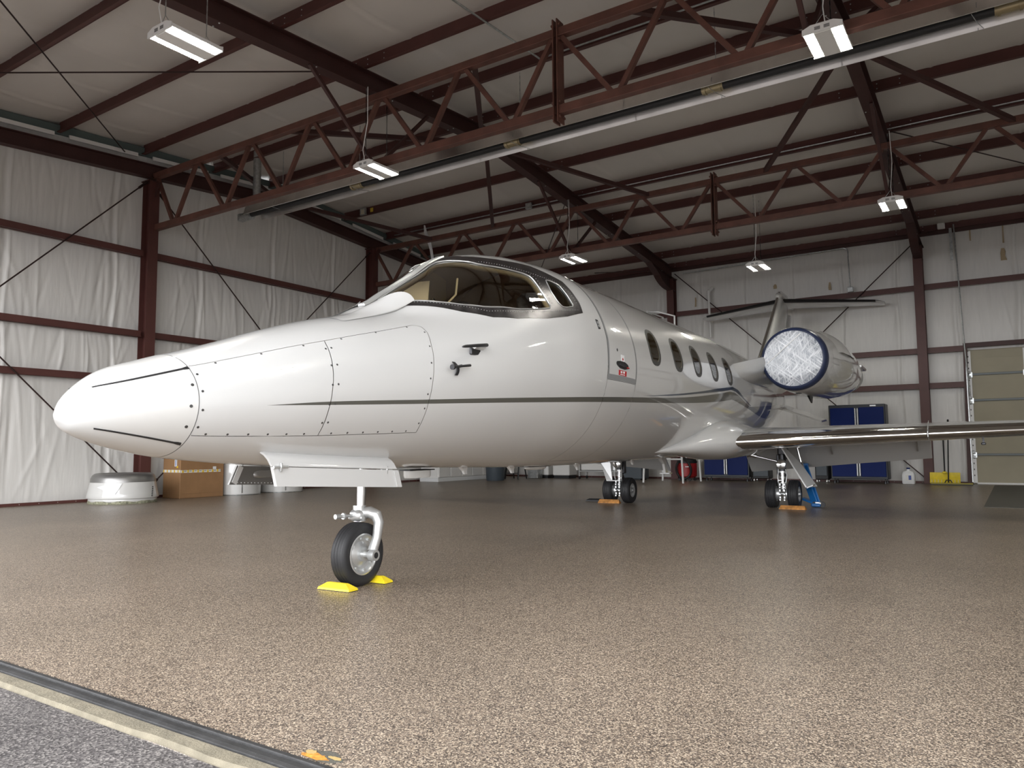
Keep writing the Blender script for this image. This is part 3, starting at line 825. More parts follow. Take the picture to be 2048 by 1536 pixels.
def P3(s, deg, off=0.0):
    t = math.radians(deg)
    w, z = surf(np.array([s]), np.array([t])); N = surf_n(np.array([float(s)]), np.array([t]))[0]
    return Vector((w[0] + N[0] * off, s + N[1] * off, z[0] + N[2] * off)), Vector(N)

# chart coordinates (s, theta in degrees)
def densify(poly, step=.035, closed=True):
    out = []
    m = len(poly)
    for i in range(m if closed else m - 1):
        (a0, b0), (a1, b1) = poly[i], poly[(i + 1) % m]
        R = max(.2, float(prof((a0 + a1) / 2, 1)))
        L = math.hypot(a1 - a0, math.radians(b1 - b0) * R)
        k = max(1, int(L / step))
        out += [(a0 + (a1 - a0) * j / k, b0 + (b1 - b0) * j / k) for j in range(k)]
    if not closed: out.append(poly[-1])
    return out
def smooth_poly(poly, it=1, k=.14):
    for _ in range(it):
        out = []
        for i in range(len(poly)):
            a, b = poly[i], poly[(i + 1) % len(poly)]
            out += [((1 - k) * a[0] + k * b[0], (1 - k) * a[1] + k * b[1]), (k * a[0] + (1 - k) * b[0], k * a[1] + (1 - k) * b[1])]
        poly = out
    return poly
def strip(line, hw):
    """thin band around a polyline"""
    L = densify(line, .04, closed=False); l, r = [], []
    for i, (a, b) in enumerate(L):
        a0, b0 = L[max(i - 1, 0)]; a1, b1 = L[min(i + 1, len(L) - 1)]
        R = max(.2, float(prof(a, 1))); k = math.radians(1) * R
        dx, dy = a1 - a0, (b1 - b0) * k; q = math.hypot(dx, dy)
        nx, ny = -dy / q * hw, dx / q * hw / k
        l.append((a + nx, b + ny)); r.append((a - nx, b - ny))
    return l + r[::-1]
mir = lambda poly: [(a, -b) for a, b in poly]
se = lambda sc, tc, hs, ht, n=2.6, k=26: [(sc + hs * math.copysign(abs(math.cos(q)) ** (2 / n), math.cos(q)) + .035 * math.sin(q), tc - ht * math.copysign(abs(math.sin(q)) ** (2 / n), math.sin(q))) for q in np.linspace(0, 2 * math.pi, k + 1)[:-1]]

WIN = [3.39, 4.12, 4.84, 5.56, 6.27]
FRAME = [(.04,0),(.04,9),(.246,28),(.40,37),(.59,48.5),(.813,58.5),(1.037,63),(1.386,65.7),(1.65,65.6),(1.90,63.5),(1.925,57),(1.915,50),(1.90,41.5),(1.784,35.5),(1.65,28),(1.446,24),(1.207,18.5),(1.04,11.5),(.995,0)]
GLASS = [(.13,5.5),(.276,24.5),(.455,35.5),(.62,44),(.803,51),(1.087,57),(1.30,59),(1.495,59.5),(1.475,49),(1.466,40),(1.45,37.5),(1.40,35),(1.326,33),(1.012,24.5),(.90,14.5),(.85,8.5),(.81,4.8),(.46,4.2)]
SIDE = [(1.62,43.5),(1.64,41),(1.70,42),(1.775,45),(1.795,52),(1.80,59.5),(1.70,60),(1.64,59.5),(1.61,56),(1.595,49)]
DOOR_O = [(2.185,28),(2.815,28),(2.815,100),(2.185,99)]
DOOR_I = [(2.213,30),(2.787,30),(2.787,97.2),(2.213,96.2)]
DOOR_L = [(2.190,99.4),(2.812,100.4),(2.812,160),(2.190,160)]
SEAM2 = [(-.652,52),(-.665,60),(-.69,75),(-.71,90),(-.72,105),(-.722,124)]
SEAM3 = [(.09,50),(.145,53.5),(.148,60),(.11,70),(.08,82),(.063,92),(.05,105),(.05,126.5)]
UPL = [(-1.445,51.5),(-.652,52),(.09,50)]
LOL = [(-1.445,121),(-.722,124),(.05,126.5)]
PAN_A = [(-1.445,51.5)] + SEAM2 + [(-1.445,121)]
PAN_B = SEAM3 + [(-.722,124)] + SEAM2[::-1][1:]
def th_at(a, zz):
    """theta (degrees) on the flank where the skin at station a has height zz"""
    lo, hi = 40.0, 175.0
    for _ in range(40):
        m = .5 * (lo + hi)
        if float(surf(np.array([a]), np.array([math.radians(m)]))[1][0]) > zz: lo = m
        else: hi = m
    return .5 * (lo + hi)
def zline(P, s0, s1, step=.06):
    P = np.array(P); S = np.arange(s0, s1, step).tolist() + [s1]
    return [(a, th_at(a, float(herm(a, P[:, 0], P[:, 1])))) for a in S]
G_BOT = zline([(-1.104,1.123),(-.75,1.139),(.066,1.180),(.938,1.225),(2.158,1.283),(4.289,1.372),(5.752,1.461),(6.315,1.515)], -1.104, 6.3) + [(6.54,98.5),(6.89,100.5),(7.39,103.5),(7.97,107.5),(8.48,110.5),(9.07,112.5),(9.7,112),(10.79,106)]
G_TOP = zline([(-1.104,1.1231),(-.755,1.156),(.057,1.206),(.918,1.258),(2.123,1.324),(4.239,1.432),(5.707,1.560),(6.18,1.612)], -1.104, 6.18) + [(6.43,91.5),(6.7,93.5),(7.0,97),(7.39,101),(8.53,98),(10.61,97.5)]
B_BOT = zline([(3.044,1.382),(3.98,1.437),(4.856,1.509),(5.698,1.583),(6.245,1.638)], 3.044, 6.245) + [(6.504,90.5),(6.878,95),(7.38,100.4)]
B_TOP = zline([(3.044,1.3821),(3.97,1.453),(4.846,1.533),(5.703,1.625),(6.34,1.685)], 3.044, 6.34) + [(6.624,88.5),(6.957,94),(7.445,100)]
C_BOT = [(7.2,102.2),(7.39,103.5),(7.97,107.5),(8.48,110.5),(9.07,112.5),(9.7,112),(10.79,106)]
C_TOP = [(7.2,100.6),(7.6,100.9),(8.0,103.0),(8.48,106.0),(9.07,108),(9.7,107.6),(10.5,103)]

regions = []      # (object name, polygon, what)
def both(nm, poly): regions.append((nm, densify(poly), 1)); regions.append((nm, densify(mir(poly)), -1))
for a, nm in ((UPL, 'gap'), (LOL, 'gap'), (SEAM2, 'gap'), (SEAM3, 'gap')): both(nm, strip(a, .0022))
both('gap', strip([(2.187, 99.2), (2.187, 160), (2.814, 160), (2.814, 99.8)], .0020))
both('gap', strip([(2.182, 27.5), (2.182, 99.3), (2.818, 100.3), (2.818, 27.5)], .0020))
for sc_ in WIN:
    both('pane', se(sc_, 74, .130, 9.9)); both('ring', se(sc_, 74, .168, 12.4))
both('glass', smooth_poly(GLASS)); both('side', smooth_poly(SIDE)); both('frame', FRAME)
both('door_in', DOOR_I); both('door_band', DOOR_O); both('door_low', DOOR_L)
both('panel_a', PAN_A); both('panel_b', PAN_B)
paints = []
for top, bot, m in ((G_TOP, G_BOT, 1), (B_TOP, B_BOT, 2), (C_TOP, C_BOT, 3)):
    poly = densify(bot + top[::-1][:-1] if bot[0] == top[0] else bot + top[::-1], .05)
    paints.append((m, poly)); paints.append((m, mir(poly)))

S0, S1 = -1.449, 14.6
gs = list(np.arange(S0, 3.0, .05)) + list(np.arange(3.0, S1, .10)) + [S1]
pts = []; edges = []; key = {}
def addp(a, b):
    k = (round(a, 5), round(b, 4))
    if k not in key: key[k] = len(pts); pts.append((a, b))
    return key[k]
for a in gs:
    for b in np.arange(-180, 180.1, 5): addp(float(a), float(b))
for poly in [r[1] for r in regions] + [p for _, p in paints]:
    ids = [addp(a, b) for a, b in poly]
    edges += [(ids[i], ids[(i + 1) % len(ids)]) for i in range(len(ids)) if ids[i] != ids[(i + 1) % len(ids)]]
KV = .0122   # degrees to chart metres
ov, oe, of, *_ = delaunay_2d_cdt([Vector((a, b * KV)) for a, b in pts], edges, [], 0, 1e-6)
CV = np.array([(v.x, v.y / KV) for v in ov]); CF = np.array([tuple(f) for f in of])
cen = CV[CF].mean(1)
def inside(poly, P):
    poly = np.asarray(poly); x, y = P[:, 0], P[:, 1]; r = np.zeros(len(P), bool)
    lo, hi = poly.min(0), poly.max(0)
    m = np.where((x >= lo[0]) & (x <= hi[0]) & (y >= lo[1]) & (y <= hi[1]))[0]
    if not len(m): return r
    xx, yy = x[m], y[m]; q = np.zeros(len(m), bool); j = len(poly) - 1
    for i in range(len(poly)):
        xi, yi = poly[i]; xj, yj = poly[j]
        if yi != yj:
            c = ((yi > yy) != (yj > yy)) & (xx < (xj - xi) * (yy - yi) / (yj - yi) + xi); q ^= c
        j = i
    r[m] = q; return r
lab = np.full(len(CF), -1)
for i, (nm, poly, sd) in enumerate(regions):
    m = inside(poly, cen) & (lab < 0); lab[m] = i
pnt = np.zeros(len(CF), int)
for m_, poly in paints:
    q = inside(poly, cen)
    pnt[q] = m_ if m_ != 3 else 2
TH = np.radians(CV[:, 1])
W_, Z_ = surf(CV[:, 0], TH); NRM = surf_n(CV[:, 0], TH)
XYZ = np.stack([W_, CV[:, 0], Z_], -1)
def patch(name, sel, mats, parent, off=0.0, midx=None, flip=False):
    F = CF[sel]
    if not len(F): return None
    u, inv = np.unique(F, return_inverse=True); inv = inv.reshape(F.shape)
    V = XYZ[u] + NRM[u] * off
    if flip: inv = inv[:, ::-1]
    me = bpy.data.meshes.new(name); me.from_pydata(V.tolist(), [], inv.tolist())
    for x in (mats if isinstance(mats, list) else [mats]): me.materials.append(x)
    if midx is not None: me.polygons.foreach_set('material_index', midx[sel].astype(int))
    # orientation: outward
    a, b2, c2 = V[inv[:, 0]], V[inv[:, 1]], V[inv[:, 2]]
    fn = np.cross(b2 - a, c2 - a); out = (fn * NRM[u][inv[:, 0]]).sum(1).sum()
    if (out < 0) != flip: me.flip_normals()
    me.polygons.foreach_set('use_smooth', [True] * len(inv)); me.update()
    nn = NRM[u] * (-1 if flip else 1)
    me.normals_split_custom_set_from_vertices(nn.tolist())
    o = bpy.data.objects.new(name, me); COL.objects.link(o); o.parent = parent
    return o
def reg(nm, sd=None, near=None):
    s = np.zeros(len(CF), bool)
    for i, (n_, poly, d) in enumerate(regions):
        if n_ == nm and (sd is None or d == sd) and (near is None or abs(np.mean([p[0] for p in poly]) - near) < .3): s |= lab == i
    return s
PM = [PAINT, GREYP, BLUEP]
patch('fuselage', lab < 0, PM, JET, 0, pnt)
patch('panel_gap', reg('gap'), SEAM, JET, -.004)
for sd in (1, -1):
    patch('nose_panel', reg('panel_a', sd), PM, JET, .0008, pnt)
    patch('nose_panel', reg('panel_b', sd), PM, JET, .0008, pnt)
    fr = patch('windshield_frame', reg('frame', sd), BARE, JET, .002)
    patch('windshield', reg('glass', sd), GLASSC, fr, -.002)
    patch('side_window', reg('side', sd), GLASSW, fr, -.002)
    for c_ in WIN:
        w = patch('cabin_window', reg('ring', sd, c_), GASKET, JET, .001)
        patch('pane', reg('pane', sd, c_), GLASSW, w, -.004)
        # reveal and shade behind the pane
        loop = se(c_, 74, .133, 10.1); b = MB()
        A = [P3(a, t * sd, -.004)[0] for a, t in loop]; B = [P3(c_ + (a - c_) * .8, (74 + (t - 74) * .86) * sd, -.075)[0] for a, t in loop]
        b.loft([A, B], 0, cap=False)
        mid = [q for q in B]; b.add(mid, [tuple(range(len(mid)))], 1)
        b.build('window_shade', [CREAM, mat('window_shade_dim', (0.20, .175, .13), .7) if 'window_shade_dim' not in bpy.data.materials else bpy.data.materials['window_shade_dim']], w)
dr = patch('cabin_door', reg('door_in', 1), PM, JET, .001, pnt)
patch('door_outline', reg('door_band', 1), DOORGREY, dr, .0012)['label'] = 'grey painted door outline'
patch('lower_cabin_door', reg('door_low', 1), PM, JET, 0, pnt)
patch('escape_hatch', reg('door_in', -1) | reg('door_band', -1) | reg('door_low', -1), PM, JET, 0, pnt)
# radome
ns, nt_ = 46, 72
ss = -1.9475 + (S0 - .004 + 1.9475) * np.linspace(0, 1, ns) ** 2
Sg, Tg = np.meshgrid(ss, np.linspace(-np.pi, np.pi, nt_ + 1)[:-1], indexing='ij')
w, z = surf(Sg, Tg); Vr = np.stack([w, Sg, z], -1).reshape(-1, 3)
b = MB(); I = np.arange(ns * nt_).reshape(ns, nt_)
fs = [(I[i, k], I[i, (k + 1) % nt_], I[i + 1, (k + 1) % nt_], I[i + 1, k]) for i in range(ns - 1) for k in range(nt_)] + [tuple(I[0][::-1])]
b.add(Vr, fs); rad = b.build('radome', PAINTL, JET, smooth=180)
w, z = surf(np.full(73, S0 - .002), np.linspace(-np.pi, np.pi, 73))
b = MB(); b.loft([[(a * q, S0 + d, 1.12 + (c - 1.12) * q) for a, c in zip(w[:-1], z[:-1])] for q, d in ((.994, -.006), (.988, -.002), (.994, .002))], cap=False)
b.build('radome_joint', SEAM, rad)
for poly in (zline([(-1.86, 1.178), (-1.452, 1.297)], -1.84, -1.452, .02), zline([(-1.85, .998), (-1.462, .926)], -1.84, -1.462, .02)):
    for sd in (1, -1):
        L = densify(poly, .03, closed=False); b = MB(); R = []
        for i, (a, t) in enumerate(L):
            p, nn = P3(a, t * sd); q, _ = P3(a + .01, (t - .3) * sd); d = (q - p).normalized(); sde = d.cross(nn).normalized(); hw = .0036 + .0022 * i / len(L)
            if i > len(L) - 3: hw += .004
            R.append([p + sde * hw - nn * .001, p + sde * hw + nn * .003, p - sde * hw + nn * .003, p - sde * hw - nn * .001])
        b.loft(R); b.build('diverter_strip', BLACK, rad)

# fasteners: small recessed dark heads
b = MB()
def fast(a, t, r=.0065, mi=0, sd=1):
    p, nn = P3(a, t * sd, .0012); x = nn.orthogonal().normalized(); y = nn.cross(x)
    v = [p + (x * math.cos(q) + y * math.sin(q)) * r for q in np.linspace(0, 2 * math.pi, 9)[:-1]]
    v += [p - nn * .002 + (x * math.cos(q) + y * math.sin(q)) * r * 1.05 for q in np.linspace(0, 2 * math.pi, 9)[:-1]]
    b.add(v, [tuple(range(8))] + [(k, (k + 1) % 8, 8 + (k + 1) % 8, 8 + k) for k in range(8)], mi)
for sd in (1, -1):
    for a, t in ((-1.313,53.5),(-1.059,53.4),(-.8,53.4),(-.534,53),(-.252,51.7),(.027,51.2)): fast(a, t, sd=sd)
    for a in np.linspace(-1.377, -.82, 6): fast(a, 119.3 + (a + 1.377) * 4.6, sd=sd)
    for a in np.linspace(-.636, -.048, 6): fast(a, 122.6 + (a + .636) * 3.6, sd=sd)
    for t in (63.5, 80.5, 96.5, 112): fast(-1.432, t, sd=sd)
    for a, t in ((-1.472,73.5),(-1.487,92.5),(-1.487,111.5)): fast(a, t, .008, sd=sd)
    for t in (60, 74, 87.5, 100.5, 113.5):
        s2 = -.652 - .07 * (t - 52) / 70; fast(s2 - .021, t, sd=sd); fast(s2 + .018, t, sd=sd)
    for a, t in ((.128,59),(.092,70.5),(.06,81.5),(.042,91),(.03,100.5),(.03,109.5),(.03,119.5)): fast(a, t, sd=sd)
o = b.build('fasteners', FASTM, JET); o['kind'] = 'stuff'
# rivets around the windshield
b = MB()
for sd in (1, -1):
    for line, k in (([(.30, 27.5), (.52, 40.5), (.80, 53.8), (1.087, 59.2), (1.50, 61.8), (1.85, 61.8)], 60), ([(1.04, 21.5), (1.33, 30.2), (1.48, 34.5), (1.60, 38.5), (1.75, 41.5), (1.86, 50), (1.87, 58)], 46), ([(1.53, 58), (1.52, 49), (1.51, 40), (1.47, 36)], 20)):
        L = densify(line, .012, closed=False)
        for a, t in L[::2]:
            p, nn = P3(a, t * sd, .004); b.box(p, (.005, .005, .005), bev=.002)
o = b.build('rivets', SILVER, JET); o['kind'] = 'stuff'
# door handle, placards
p, nn = P3(2.475, 91.2, .003)
fr3 = Matrix((Vector((0, 1, 0)), nn.cross(Vector((0, 1, 0))).normalized(), nn)).transposed()
def onskin(a, t, shape, h, m, parent, name, mi=0):
    p, nn = P3(a, t); y = Vector((0, 1, 0)); y = (y - nn * y.dot(nn)).normalized(); zv = nn.cross(y)
    if zv.z < 0: zv = -zv
    b = MB(); k = len(shape)
    lo = [p + y * u + zv * v - nn * .002 for u, v in shape]; hi = [p + y * u + zv * v + nn * h for u, v in shape]
    b.add(lo + hi, [tuple(range(k)), tuple(range(k, 2 * k))] + [(i, (i + 1) % k, k + (i + 1) % k, k + i) for i in range(k)])
    return b.build(name, m, parent)
hexa = [(-.13, .012), (-.115, .030), (-.05, .038), (.05, .034), (.115, .016), (.13, .0), (.115, -.022), (.05, -.034), (-.05, -.028), (-.115, -.005)]
hd = onskin(2.475, 90.8, hexa, .004, BLACK, dr, 'door_handle')
onskin(2.475, 90.8, [(-.07, .012), (.0, .020), (.07, .010), (.07, -.006), (0, -.014), (-.07, -.006)], .012, DARKMET, JET, 'latch_lever')
onskin(2.585, 91.8, [(-.02, .006), (.02, .004), (.02, -.006), (-.02, -.004)], .014, REDP, JET, 'handle_tip')
pl_ = onskin(2.485, 95.0, [(-.085, .024), (.085, .020), (.085, -.026), (-.085, -.022)], .002, STICKR, JET, 'door_placard')
for k, ww in enumerate((.05, .05)):
    onskin(2.455 + k * .055, 94.6, [(-.018, .010), (.018, .009), (.018, -.010), (-.018, -.009)], .003, PAPER, pl_, 'placard_print')
onskin(2.485, 95.9, [(-.05, .004), (.05, .003), (.05, -.004), (-.05, -.003)], .003, PAPER, pl_, 'placard_print')
pw = onskin(2.485, 87.0, [(-.035, .035), (.035, .032), (.035, -.035), (-.035, -.032)], .002, PAPER, JET, 'arrow_placard')
onskin(2.485, 87.3, [(-.016, .0), (.0, .014), (.016, 0), (0, -.014)], .003, STICKR, pw, 'placard_print')
onskin(2.377, 82.5, [(.010 * math.cos(q), .014 * math.sin(q)) for q in np.linspace(0, 6.28, 9)[:-1]], .003, BLACK, JET, 'door_keyhole')
lt = onskin(2.088, 69.5, [(-.018, .045), (.016, .042), (.018, -.042), (-.014, -.045)], .004, BLACK, JET, 'entry_light')
for d in (-.9, 1.0): onskin(2.088, 69.5 + d, [(-.008, .012), (.008, .012), (.008, -.012), (-.008, -.012)], .006, SILVER, lt, 'entry_lens')

b = MB(); L = [P3(a, 0, .004)[0] for a in np.linspace(.06, .99, 24)]
b.loft([[p + Vector((-.030, 0, -.004)), p + Vector((-.026, 0, .010)), p + Vector((.026, 0, .010)), p + Vector((.030, 0, -.004))] for p in L]); b.build('center_post', SILVER, JET, smooth=30)
for sd in (1, -1):
    lp_ = smooth_poly(GLASS); q_ = [P3(a, t * sd, .003)[0] for a, t in densify(lp_, .03)]
    MB().tube(q_ + [q_[0]], .006, 6).build('window_retainer', SILVER, JET, smooth=60)
    q_ = [P3(a, t * sd, -.030)[0] for a, t in densify(lp_, .03)]
    MB().tube(q_ + [q_[0]], .020, 8).build('inner_trim', TRIMB, JET, smooth=60)
    q_ = [P3(a, t * sd, .003)[0] for a, t in densify(smooth_poly(SIDE), .03)]
    MB().tube(q_ + [q_[0]], .005, 6).build('window_retainer', SILVER, JET, smooth=60)
# windshield defog fairings in front of the panes
for sd in (1, -1):
    b = MB(); R = []
    for q in np.linspace(0, 1, 9):
        a = -.36 + .66 * q
        t0, t1 = 9 + 0 * q, 29 - 2 * q; h = .003 + (.042 if sd > 0 else .012) * q ** 1.6
        arc = []
        for j in range(13):
            f = j / 12; t = t0 + (t1 - t0) * f
            cut = .05 * (math.sin(math.pi * f)) * q
            arc.append(P3(a + cut - .17 * (1 - f) * q, t * sd, .001 + h * math.sin(math.pi * min(1, .08 + .84 * f)) ** .6)[0])
        R.append(arc)
    R2 = [[p - Vector((0, 0, .006)) for p in r] for r in R]
    b.loft(R, cap=False, closed=False); b.loft(R2, cap=False, closed=False)
    b.loft([R[-1], R2[-1]], cap=False, closed=False)
    b.build('defog_fairing', PAINT, JET, smooth=60)

# cockpit inside
inl = (cen[:, 0] > -.05) & (cen[:, 0] < 2.12) & (np.abs(cen[:, 1]) < 120)
isgl = reg('glass') | reg('side')
patch('cockpit_lining', inl & ~isgl & ~reg('frame'), LINING, JET, -.03, flip=True)
patch('window_trim', inl & reg('frame'), TRIMB, JET, -.028, flip=True)['label'] = 'beige inner trim around the cockpit windows'
b = MB(); w, z = surf(np.full(60, 2.12), np.linspace(-np.pi, np.pi, 61)[:-1]); b.add([(x * .96, 2.12, 1.62 + (y - 1.62) * .96) for x, y in zip(w, z)], [tuple(range(60))]); b.build('cockpit_bulkhead', LINING, JET)
b = MB(); b.box((0, 1.3, 1.12), (1.0, 1.5, .03)); b.build('cockpit_floor', LINING, JET)
b = MB(); R = []
for q in np.linspace(0, 1, 7):
    a = .18 + .60 * q; hw = float(np.interp(-1.76, *(lambda w_, z_: (-z_, w_))(*surf(np.full(60, a), np.radians(np.linspace(10, 90, 60)))))) - .06; zz = 1.80 + .055 * math.sin(q * math.pi * .6) + .03 * q
    R.append([(-hw, a, zz - .12), (-hw * .9, a, zz - .02), (-hw * .45, a + .03 * q, zz + .05), (0, a, zz + .03), (hw * .45, a + .03 * q, zz + .05), (hw * .9, a, zz - .02), (hw, a, zz - .12)])
R.append([(x * .97, .80, zq - .32) for x, y, zq in R[-1]])
b.loft(R, cap=False, closed=False); b.build('glareshield', BLACK, JET, smooth=50)
for sd in (1, -1):
    b = MB()
    b.box((sd * .36, 1.50, 1.50), (.46, .46, .16), bev=.05)
    st = b.build('pilot_seat', LEATHER, JET, smooth=50)
    b = MB(); b.loft([[(sd * .36 + wv * math.cos(q) , 1.76 + .02 * h + .06 * math.sin(q) * k, 1.52 + h) for q in np.linspace(0, 2 * math.pi, 17)[:-1]] for h, wv, k in ((0, .22, 1), (.25, .235, 1), (.44, .21, 1), (.50, .13, .8), (.52, .11, .8))]); b.build('backrest', LEATHER, st, smooth=60)
    b = MB(); b.loft([[(sd * .36 + wv * math.cos(q), 1.78 + .055 * math.sin(q), 2.05 + h) for q in np.linspace(0, 2 * math.pi, 17)[:-1]] for h, wv in ((0, .09), (.03, .125), (.12, .125), (.16, .08))]); b.build('headrest', LEATHER, st, smooth=60)
    b = MB(); b.tube([(sd * .36 - .15, .98, 1.74), (sd * .36 - .15, .98, 1.62), (sd * .36, .96, 1.60), (sd * .36 + .15, .98, 1.62), (sd * .36 + .15, .98, 1.74)], .016, 8); b.cyl((sd * .36, .96, 1.60), (sd * .36, .78, 1.58), .022, 10); b.build('control_yoke', BLACK, JET, smooth=60)
b = MB(); R = []
for q in np.linspace(0, 1, 8):
    R.append([(-.42 + .30 * q, .98 + .02 * q, 2.24 - .012 * (q - .5) ** 2), (-.42 + .30 * q, .955 + .02 * q, 2.06 + .02 * abs(q - .5))])
b.loft([[Vector(p) for p in r] + [Vector(p) + Vector((0, .01, 0)) for p in r[::-1]] for r in R]); b.build('sun_visor', TRIMB, JET)
b = MB(); b.tube([(.30, .62, 1.93), (.34, .70, 2.02), (.30, .78, 2.16)], .008, 6); b.box((.31, .64, 1.90), (.10, .06, .05), bev=.01); b.build('compass_mount', TRIMB, JET)

# pitot probe and angle-of-attack vane on both sides
for sd in (1, -1):
    p, nn = P3(.47, 77.5 * sd); q = p + nn * .055
    b = MB(); b.tube([q + Vector((0, -.20, -.030)), q + Vector((0, -.16, -.022)), q + Vector((0, -.02, -.002)), q + Vector((0, .10, .015)), q + Vector((0, .115, .017))], [.006, .010, .0125, .0125, .004], 12); pr = b.build('pitot_probe', DARKMET, JET, smooth=60)
    b = MB(); b.loft([[p + Vector((0, .02 + a, c)) - nn * .005 for a, c in ((-.055, -.012), (.06, -.012), (.06, .012), (-.055, .012))], [q + Vector((0, .035 + a, c * .6)) for a, c in ((-.045, -.012), (.05, -.012), (.05, .012), (-.045, .012))]]); b.build('probe_mast', PAINT, pr)
    p2, n2 = P3(.47, 79.2 * sd, .001); b = MB(); b.box(p2, (.02, .12, .05), bev=.006); b.build('probe_base', DARKMET, pr)
    p, nn = P3(.275, 86.5 * sd); q = p + nn * .05
    b = MB(); b.tube([q + Vector((0, -.10, -.016)), q + Vector((0, -.07, -.012)), q + Vector((0, .10, .012))], [.012, .007, .009], 10); vn = b.build('stall_vane', DARKMET, JET, smooth=60)
    b = MB(); b.cyl(q + Vector((0, -.112, -.018)), q + Vector((0, -.095, -.016)), .018, 12); b.build('vane_tip', DARKMET, vn, smooth=40)
    A = [P3(.235 + .035 * math.sin(f * 2.6), (83.3 + 8 * f) * sd, .012)[0] for f in np.linspace(0, 1, 9)]
    b = MB(); b.loft([[a + Vector((0, -.013, 0)) + nn * .0, a + Vector((0, .013, 0)), a + Vector((0, .013, 0)) + nn * .010, a + Vector((0, -.013, 0)) + nn * .010] for a in A]); b.build('vane_blade', DARKMET, vn)
    b = MB(); b.cyl(p - nn * .003, q, .010, 10); b.build('vane_post', DARKMET, vn, smooth=60)

